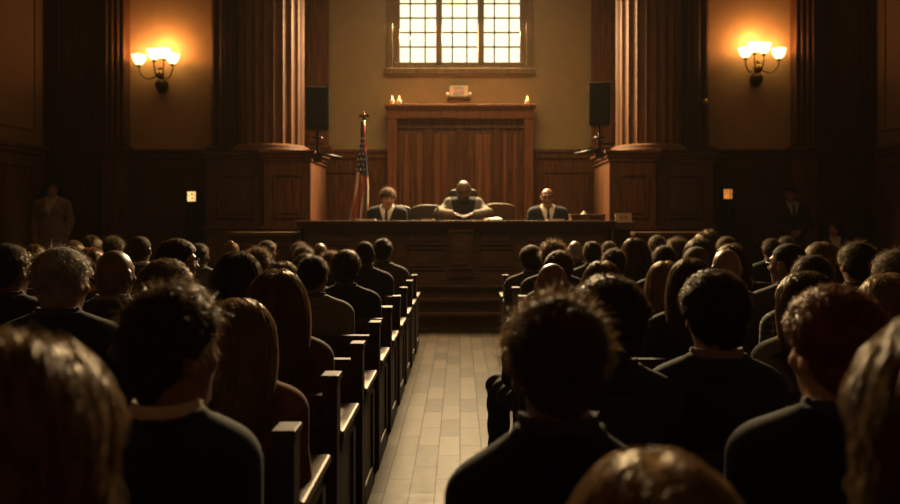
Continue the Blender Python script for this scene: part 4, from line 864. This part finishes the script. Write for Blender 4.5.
# px, top, Y, body, hair style, hair colour, skin, suit, collar, label
CROWD = [
 # ---- side of the woman in the grey coat
 (6, 330, .95, 'f', 'bigwave', 'sand', 'l', BLK, 0, 'woman with big wavy golden-brown hair right before the camera, rearmost pew', dict(yaw=-8, wx=.9)),
 (172, 275, 1.66, 'n', 'wavy', 'dark', 'm', NAVY, 2, 'man with thick wavy dark hair, white collar edge, head turned to the aisle', dict(yaw=-36, wx=.84)),
 (239, 297, 2.40, 'f', 'long', 'sand', 'l', RUST, 0, 'woman with long straight dark-blond hair and rust jacket beside the wavy-haired man', dict(yaw=-10, knit=True)),
 (62, 246, 3.15, 'm', 'neat', 'grey', 'm', BLK, 1, 'grey-haired man in a dark suit, in front of the big wavy-haired woman', dict(yaw=-10)),
 (166, 256, 3.15, 'm', 'curly', 'light', 'm', BLK, 1, 'person with light brown curls just above the wavy dark-haired man', dict()),
 (278, 268, 3.15, 'f', 'long', 'light', 'l', (.10, .042, .018), 0, 'woman with long straight light-brown hair and brown jacket near the aisle', dict(yaw=6)),
 (9, 243, 3.90, 'm', 'short', 'black', 'b', BLK, 1, 'man with cropped black hair cut off by the edge, beside the grey-haired man', dict(yaw=-12)),
 (115, 250, 3.90, 'm', 'bald', None, 'b', CHAR, 3, 'bald man in a charcoal jacket beside the grey-haired man', dict(yaw=-12)),
 (239, 250, 3.90, 'f', 'longthin', 'black', 'm', BLK, 0, 'woman with smooth long black hair in front of the dark-blond woman', dict()),
 (176, 237, 4.65, 'm', 'tight', 'black', 'm', BLK, 1, 'man with a rounded black afro and glasses, face turned to the aisle', dict(yaw=-48, glasses=True)),
 (313, 255, 4.65, 'm', 'short', 'black', 'm', LGREY, 1, 'man with neat black hair, visible ear and light grey suit at the aisle', dict(yaw=-10)),
 (284, 261, 5.40, 'f', 'bob', 'ash', 'l', CHAR, 0, 'short-haired ash-blond woman half hidden behind the long light-brown hair', dict()),
 (346, 248, 5.40, 'm', 'curly', 'dark', 'm', BLK, 1, 'man with dark curls and black suit at the aisle, ahead of the grey suit', dict(yaw=-6)),
 (258, 246, 6.15, 'f', 'messy', 'brown', 'm', CHAR, 0, 'person with tousled brown hair above the smooth black-haired woman', dict()),
 (306, 252, 6.15, 'm', 'curly', 'black', 'm', BLK, 1, 'dark curly-haired man directly beyond the light grey suit', dict()),
 (365, 241, 6.90, 'm', 'fade', 'black', 'd', NAVY, 1, 'man with close-shaved head and dark suit, second aisle seat from the front', dict(yaw=-6)),
 (141, 236, 6.90, 'm', 'fade', 'dark', 'b', CHAR, 2, 'close-cropped man with a bright white shirt collar beyond the bald man', dict()),
 (91, 247, 6.15, 'f', 'bob', 'auburn', 'l', CHAR, 0, 'woman with a reddish bob between the grey-haired man and the bald man', dict()),
 (331, 250, 6.90, 'm', 'messy', 'light', 'm', CHAR, 0, 'person with spiky light brown hair peeking past the black suit', dict()),
 (383, 238, 7.65, 'm', 'short', 'black', 'm', GREY, 1, 'man with short black hair and grey suit in the aisle seat nearest the steps', dict(yaw=-12)),
 (199, 243, 7.65, 'm', 'short', 'black', 'b', GREY, 1, 'small figure with short black hair and grey jacket beside the afro', dict(yaw=-20)),
 (304, 244, 7.65, 'm', 'wavy', 'dark', 'm', BLK, 0, 'person with wavy dark-brown hair, middle one of the cluster before the bench corner', dict()),
 (74, 240, 8.40, 'f', 'longthin', 'light', 'l', CHAR, 0, 'woman with light brown hair just beyond the grey-haired man', dict()),
 (35, 244, 8.40, 'f', 'bob', 'brown', 'l', CHAR, 0, 'small brown bob between the black-haired man at the edge and the grey-haired man', dict()),
 (114, 235, 8.40, 'f', 'wavy', 'black', 'm', BLK, 0, 'far dark wavy-haired person directly above the bald man', dict()),
 (267, 240, 8.40, 'm', 'short', 'dark', 'm', BLK, 1, 'far short-haired man beyond the tousled brown hair', dict(yaw=-24)),
 (320, 243, 8.40, 'm', 'fringe', 'brown', 'm', BRN, 1, 'far balding man with brown fringe near the bench corner', dict()),
 (91, 235, 9.15, 'f', 'bob', 'dark', 'l', BLK, 0, 'front row woman with dark brown bob, under the woman in the grey coat', dict()),
 (232, 240, 9.15, 'f', 'bun', 'light', 'l', CHAR, 0, 'far woman with light brown hair in a top bun', dict()),
 (300, 241, 9.15, 'm', 'wavy', 'black', 'm', BLK, 0, 'front row black wavy-haired person before the bench corner', dict()),
 # ---- side of the standing man
 (655, 450, .95, 'f', 'longwave', 'blond', 'l', BLK, 0, 'blurred low blond head behind the large dark brown-haired man', dict()),
 (968, 310, .95, 'f', 'bigwave', 'light', 'l', CHAR, 0, 'woman with big light-brown curls cut off by the edge, behind the copper curls', dict(yaw=10, wx=.92)),
 (557, 289, 1.60, 'low', 'fuzzy', 'brown', 'm', BLK, 1, 'large dark brown-haired man in black at the aisle, close before the camera', dict(wx=1.0)),
 (609, 271, 2.40, 'n', 'bigcurl', 'dark', 'm', CHAR, 0, 'man with dense dark curls and dark jacket beside the large dark brown-haired man', dict(yaw=6, wx=1.04)),
 (714, 266, 2.46, 'n', 'curly', 'black', 'm', NAVY, 3, 'man with glossy black curls and pale collar edge in a dark suit', dict()),
 (834, 280, 1.74, 'm', 'curly', 'auburn', 'l', BLK, 1, 'person with glowing copper curls and black jacket', dict(yaw=10, wx=.94)),
 (887, 272, 3.15, 'f', 'long', 'blond', 'l', CHAR, 0, 'woman with smooth blond hair beyond the copper curls, at the edge', dict()),
 (806, 270, 3.15, 'f', 'long', 'brown', 'l', LGREY, 0, 'woman with long brown hair and pale grey blouse beyond the copper curls', dict(yaw=12)),
 (552, 263, 3.90, 'aisle', 'bald', None, 'm', BLK, 1, 'bald man with glasses at the aisle, one leg stuck out', dict(glasses=True)),
 (690, 257, 3.90, 'f', 'longthin', 'dark', 'm', BLK, 0, 'woman with long dark brown hair just beyond the glossy black curls', dict()),
 (811, 254, 3.90, 'm', 'short', 'dark', 'm', CHAR, 1, 'man with short dark hair and plaid jacket beyond the long brown hair', dict(plaid=True)),
 (895, 249, 3.90, 'm', 'neat', 'ash', 'm', BLK, 1, 'man with smooth ash-brown hair half cut off by the edge', dict()),
 (602, 260, 4.65, 'f', 'bob', 'light', 'l', BLK, 0, 'woman with rim-lit light-brown bob beyond the dense dark curls', dict()),
 (665, 260, 4.65, 'f', 'long', 'blond', 'l', CHAR, 0, 'woman with long straight golden blond hair between the two curly-haired men', dict()),
 (726, 249, 4.65, 'm', 'bald', None, 'm', GREY, 1, 'bald man in a grey jacket beyond the glossy black curls', dict(yaw=-6)),
 (789, 243, 4.65, 'm', 'fade', 'dark', 'm', GREY, 1, 'man with cropped dark hair, glasses and grey suit, face turned to the aisle', dict(yaw=36, glasses=True)),
 (857, 241, 4.65, 'm', 'neat', 'black', 'm', BLK, 1, 'man with full black hair and black suit beside the pale blond hair', dict()),
 (821, 241, 5.40, 'f', 'long', 'sand', 'l', CHAR, 0, 'woman with long pale blond hair beyond the man in glasses and grey suit', dict()),
 (559, 249, 5.40, 'm', 'curly', 'brown', 'm', BLK, 0, 'person with short brown curls right above the bald man with glasses', dict()),
 (696, 246, 5.40, 'm', 'cap', 'ash', 'm', CHAR, 1, 'man with a flat smooth dark grey cap of hair', dict()),
 (553, 239, 6.15, 'm', 'messy', 'light', 'l', CHAR, 1, 'person with spiky light-brown hair catching the light, near the aisle', dict()),
 (614, 248, 6.15, 'm', 'neat', 'black', 'm', BLK, 1, 'man with flat black hair beyond the rim-lit bob', dict()),
 (664, 245, 6.15, 'm', 'short', 'black', 'm', BLK, 1, 'black-haired man right beyond the golden blond woman', dict()),
 (731, 243, 6.15, 'f', 'bob', 'dark', 'm', BLK, 0, 'person with dark bob right beyond the bald man in grey', dict()),
 (531, 244, 6.90, 'm', 'curly', 'black', 'm', GREY, 1, 'man with short black curls and grey jacket nearest the aisle and the steps', dict(yaw=10)),
 (634, 237, 6.90, 'f', 'longthin', 'brown', 'l', CHAR, 0, 'woman with long brown hair beside the framed card stand', dict()),
 (699, 237, 6.90, 'f', 'bob', 'brown', 'l', BLK, 0, 'brown bob just beyond the flat dark grey cap of hair', dict()),
 (592, 241, 7.65, 'm', 'short', 'black', 'm', BLK, 1, 'far man with short black hair beside the small greying head', dict()),
 (677, 236, 7.65, 'm', 'wavy', 'brown', 'l', BLK, 0, 'far person with wavy brown hair, middle of the dark cluster', dict()),
 (726, 236, 7.65, 'm', 'short', 'brown', 'm', CHAR, 1, 'far man with short brown hair beneath the orange lit sign', dict()),
 (575, 241, 8.40, 'm', 'fringe', 'grey', 'm', BLK, 1, 'far balding man with greying fringe before the bench', dict()),
 (703, 232, 8.40, 'f', 'longthin', 'brown', 'l', BLK, 0, 'far tall woman with long brown hair near the dark cluster', dict()),
 (771, 238, 8.40, 'm', 'short', 'black', 'b', BLK, 1, 'far black-haired man seated below the standing man, aisle side', dict()),
 (609, 241, 9.15, 'm', 'short', 'black', 'm', BLK, 1, 'front row man with dark hair near the end of the bench', dict()),
 (657, 235, 9.15, 'm', 'neat', 'black', 'm', BLK, 1, 'front row dark-haired man beyond the framed card stand', dict()),
 (709, 229, 9.15, 'f', 'longwave', 'black', 'm', BLK, 0, 'front row woman with full black hair, tallest of the dark cluster', dict()),
 (786, 236, 9.15, 'm', 'neat', 'dark', 'm', BLK, 1, 'front row dark-haired man right below the standing man', dict()),
]
for px, top, Y, key, st, hc, sk, su, co, lab, kw in CROWD: place(px, top, Y, key, st, hc, sk, su, co, lab, **kw)

# ---- the officials behind the bench and the people standing at the sides (they face the audience)
def front_person(name, P, loc, s, skin, hair, hairc, suit, label, shirt_col=None, tie=True, glasses=False, beard=None, wx=1.0, group=None, rz=180, style='suit', tie_col=None, long_coat=False, trousers=(.02, .02, .022), h=.007, extra=None):
    C = cloth_meshes(name, P, style=style, h=.009, shirt=True, long_coat=long_coat)
    o = bpy.data.objects.new('person', body_mesh(name+'_body', P, h)); COL.objects.link(o); o.location = loc; o.scale = (s*wx, s, s); o.rotation_euler = (0, 0, math.radians(rz)); o.color = (*SKIN[skin], 1); tag(o, label, 'person', group)
    obj('jacket', C['jacket'], o, suit); obj('trousers', C['trousers'], o, trousers); obj('shoe', C['shoe0'], o); obj('shoe', C['shoe1'], o)
    sh = obj('shirt', C['shirt'], o)
    if shirt_col: sh.material_slots[0].link = 'OBJECT'; sh.material_slots[0].material = M['cloth']; sh.color = (*shirt_col, 1)
    if tie: obj('tie', C['tie'], o)
    mt = Matrix.Translation((0, 0, P.dz)) @ hair_matrix(P.R)
    if hair != 'bald': obj('hair', get_hair(hair)[0], o, HC_[hairc]).matrix_local = mt
    if glasses: obj('eyeglasses', GLASSES, o).matrix_local = mt
    if beard:
        def bf(p):
            d = head_sdf(p)-.007; d = smax(d, np.maximum(p[:, 2]+.040-.35*np.maximum(0, np.abs(p[:, 0])-.03), .012-p[:, 1]), .008); return smax(d, -ell(p, (0, .10, -.060), (.024, .03, .010)), .004)
        V, Q = nets(bf, (-.12, -.04, -.15), (.12, .15, .02), .006); obj('beard', np_mesh(name+'_beard', V, Q, 'hair'), o, HC_[beard]).matrix_local = mt
    return o
OFF = 'officials behind the judges bench'
dk = lambda s: (ZD-ZP)/s          # desk height in body units
def desk_arms(s, spread, reach, wx=1.0):
    zt = dk(s)+.068; r = []
    for k in (-1, 1): r.append(((k*.19, -.01, .862), (k*spread, .10, zt+.03), (k*.10, reach, zt), (k*.02, reach+.05, zt-.012)))
    return r
s = 1.24; P = pose('sit', arms=desk_arms(s, .27, .27), R=hrot(0, -24), belly=1.1, sh_z=.045)
front_person('judge', P, (WX(463.5, 11.78), 11.78, ZP), s, 'b', 'bald', None, (.15, .135, .11), 'bald bearded judge in a pale coat over black, hands joined on the bench', (.012, .012, .013), False, True, 'ash', 1.08, OFF, style='robe')
s = 1.13; P = pose('sit', R=hrot(16, -16), sh_z=.02)
front_person('young_official', P, (WX(387, 11.75), 11.75, ZP), s, 'l', 'neat', 'brown', BLK, 'young brown-haired man in dark suit and tie behind the bench by the flag', group=OFF, wx=1.06)
P = pose('sit', R=hrot(-8, -8), sh_z=.02)
front_person('balding_official', P, (WX(547.5, 11.75), 11.75, ZP), s, 'm', 'fringe', 'dark', NAVY, 'balding man in dark suit and tie behind the bench by the brown box', group=OFF, wx=1.06, glasses=True)
def hang_arms(dz, cross=False):
    if cross: return [((k*.185, -.01, .862+dz), (k*.262, -.02, .60+dz), (k*.075, .185, .50+dz), (k*.01, .21, .465+dz)) for k in (-1, 1)]
    return [((k*.185, -.01, .862+dz), (k*.235, -.03, .61+dz), (k*.21, .05, .40+dz), (k*.20, .075, .34+dz)) for k in (-1, 1)]
P = pose('stand', fem=True, arms=hang_arms(.47), R=hrot(18, -4))
o = front_person('standing_woman', P, (WX(52, 12.4), 12.4, .25), 1.055, 'l', 'longwave', 'black', (.30, .245, .19), 'long-haired woman in a grey-brown coat standing by the dark side wall', (.62, .55, .45), False, False, None, 1.06, 'people standing or sitting along the side walls', 190, long_coat=True, trousers=(.03, .028, .026))
P = pose('stand', arms=hang_arms(.47, True), R=hrot(-34, -4))
front_person('standing_man', P, (WX(792, 12.4), 12.4, .25), 1.0, 'm', 'neat', 'black', BLK, 'man in dark suit and tie standing, hands joined, before the side door', (.34, .36, .38), True, False, None, 1.05, 'people standing or sitting along the side walls', 172)
P = pose('sit', fem=True, R=hrot(-30, 0))
ch = tag(empty('side_chair', (WX(835, 12.1), 12.1+.05, .25)), 'dark wooden chair under the person seated by the side wall', 'chair')
MB().box(-.24, .24, -.26, .22, .36, .40).build('seat', 'wood_dark', ch, .01); MB().box(-.24, .24, .20, .24, .40, .85).build('backrest', 'wood_dark', ch, .01)
for a in (-.21, .21):
    for c in (-.23, .20): MB().box(a-.02, a+.02, c-.02, c+.02, 0, .36).build('leg', 'wood_dark', ch)
front_person('seated_woman', P, (WX(835, 12.1), 12.1, .25), .92, 'l', 'longthin', 'black', BLK, 'dark-haired person in white shirt seated by the side wall near the standing man', None, False, False, None, 1.0, 'people standing or sitting along the side walls', 165, h=.008)

# ================================================================ light, haze, camera
def area(name, loc, target, sx, sy, e, col, spread=180):
    l = bpy.data.lights.new(name, 'AREA'); l.shape = 'RECTANGLE'; l.size = sx; l.size_y = sy; l.energy = e; l.color = col; l.spread = math.radians(spread)
    o = bpy.data.objects.new(name, l); COL.objects.link(o); o.location = loc; o.rotation_euler = (Vector(target)-Vector(loc)).to_track_quat('-Z', 'Y').to_euler(); return o
def spot(name, loc, target, e, col, ang, blend=.6, r=.2):
    l = bpy.data.lights.new(name, 'SPOT'); l.energy = e; l.color = col; l.spot_size = math.radians(ang); l.spot_blend = blend; l.shadow_soft_size = r
    o = bpy.data.objects.new(name, l); COL.objects.link(o); o.location = loc; o.rotation_euler = (Vector(target)-Vector(loc)).to_track_quat('-Z', 'Y').to_euler(); return o
area('window_daylight', (WX(459, YB), 13.9, 5.0), (0, 4.5, .6), 2.6, 1.5, 2000, (1, .72, .38), 150)
area('added_bench_light', (0, 8.6, 6.45), (0, 11.0, 1.0), 3.0, .8, 20, (1, .72, .40), 75)
area('added_portal_light', (0, 9.8, 6.4), (0, 13.8, 2.2), 2.6, .8, 40, (1, .62, .28), 95)
w = bpy.data.worlds.new('world'); bpy.context.scene.world = w; w.use_nodes = True
bg = w.node_tree.nodes['Background']; bg.inputs[0].default_value = (.9, .7, .5, 1); bg.inputs[1].default_value = .0
cam = bpy.data.cameras.new('camera'); co = bpy.data.objects.new('camera', cam); COL.objects.link(co); co.location = (0, 0, H); co.rotation_euler = (PI/2, 0, 0)
cam.sensor_width = 36; cam.sensor_fit = 'HORIZONTAL'; cam.lens = F/900*36; cam.shift_x = -10/900; cam.shift_y = -32/900; cam.clip_start = .05
cam.dof.use_dof = True; cam.dof.focus_distance = 4.0; cam.dof.aperture_fstop = 2.3
sc = bpy.context.scene; sc.camera = co
sc.view_settings.view_transform = 'Standard'; sc.view_settings.look = 'None'; sc.view_settings.exposure = 0; sc.view_settings.gamma = .93
sc.cycles.use_denoising = True

nt = w.node_tree; vs = nt.nodes.new('ShaderNodeVolumeScatter'); vs.inputs['Color'].default_value = (1, .88, .7, 1); vs.inputs['Density'].default_value = .0005; vs.inputs['Anisotropy'].default_value = .35
nt.links.new(vs.outputs[0], [n for n in nt.nodes if n.type == 'OUTPUT_WORLD'][0].inputs['Volume'])
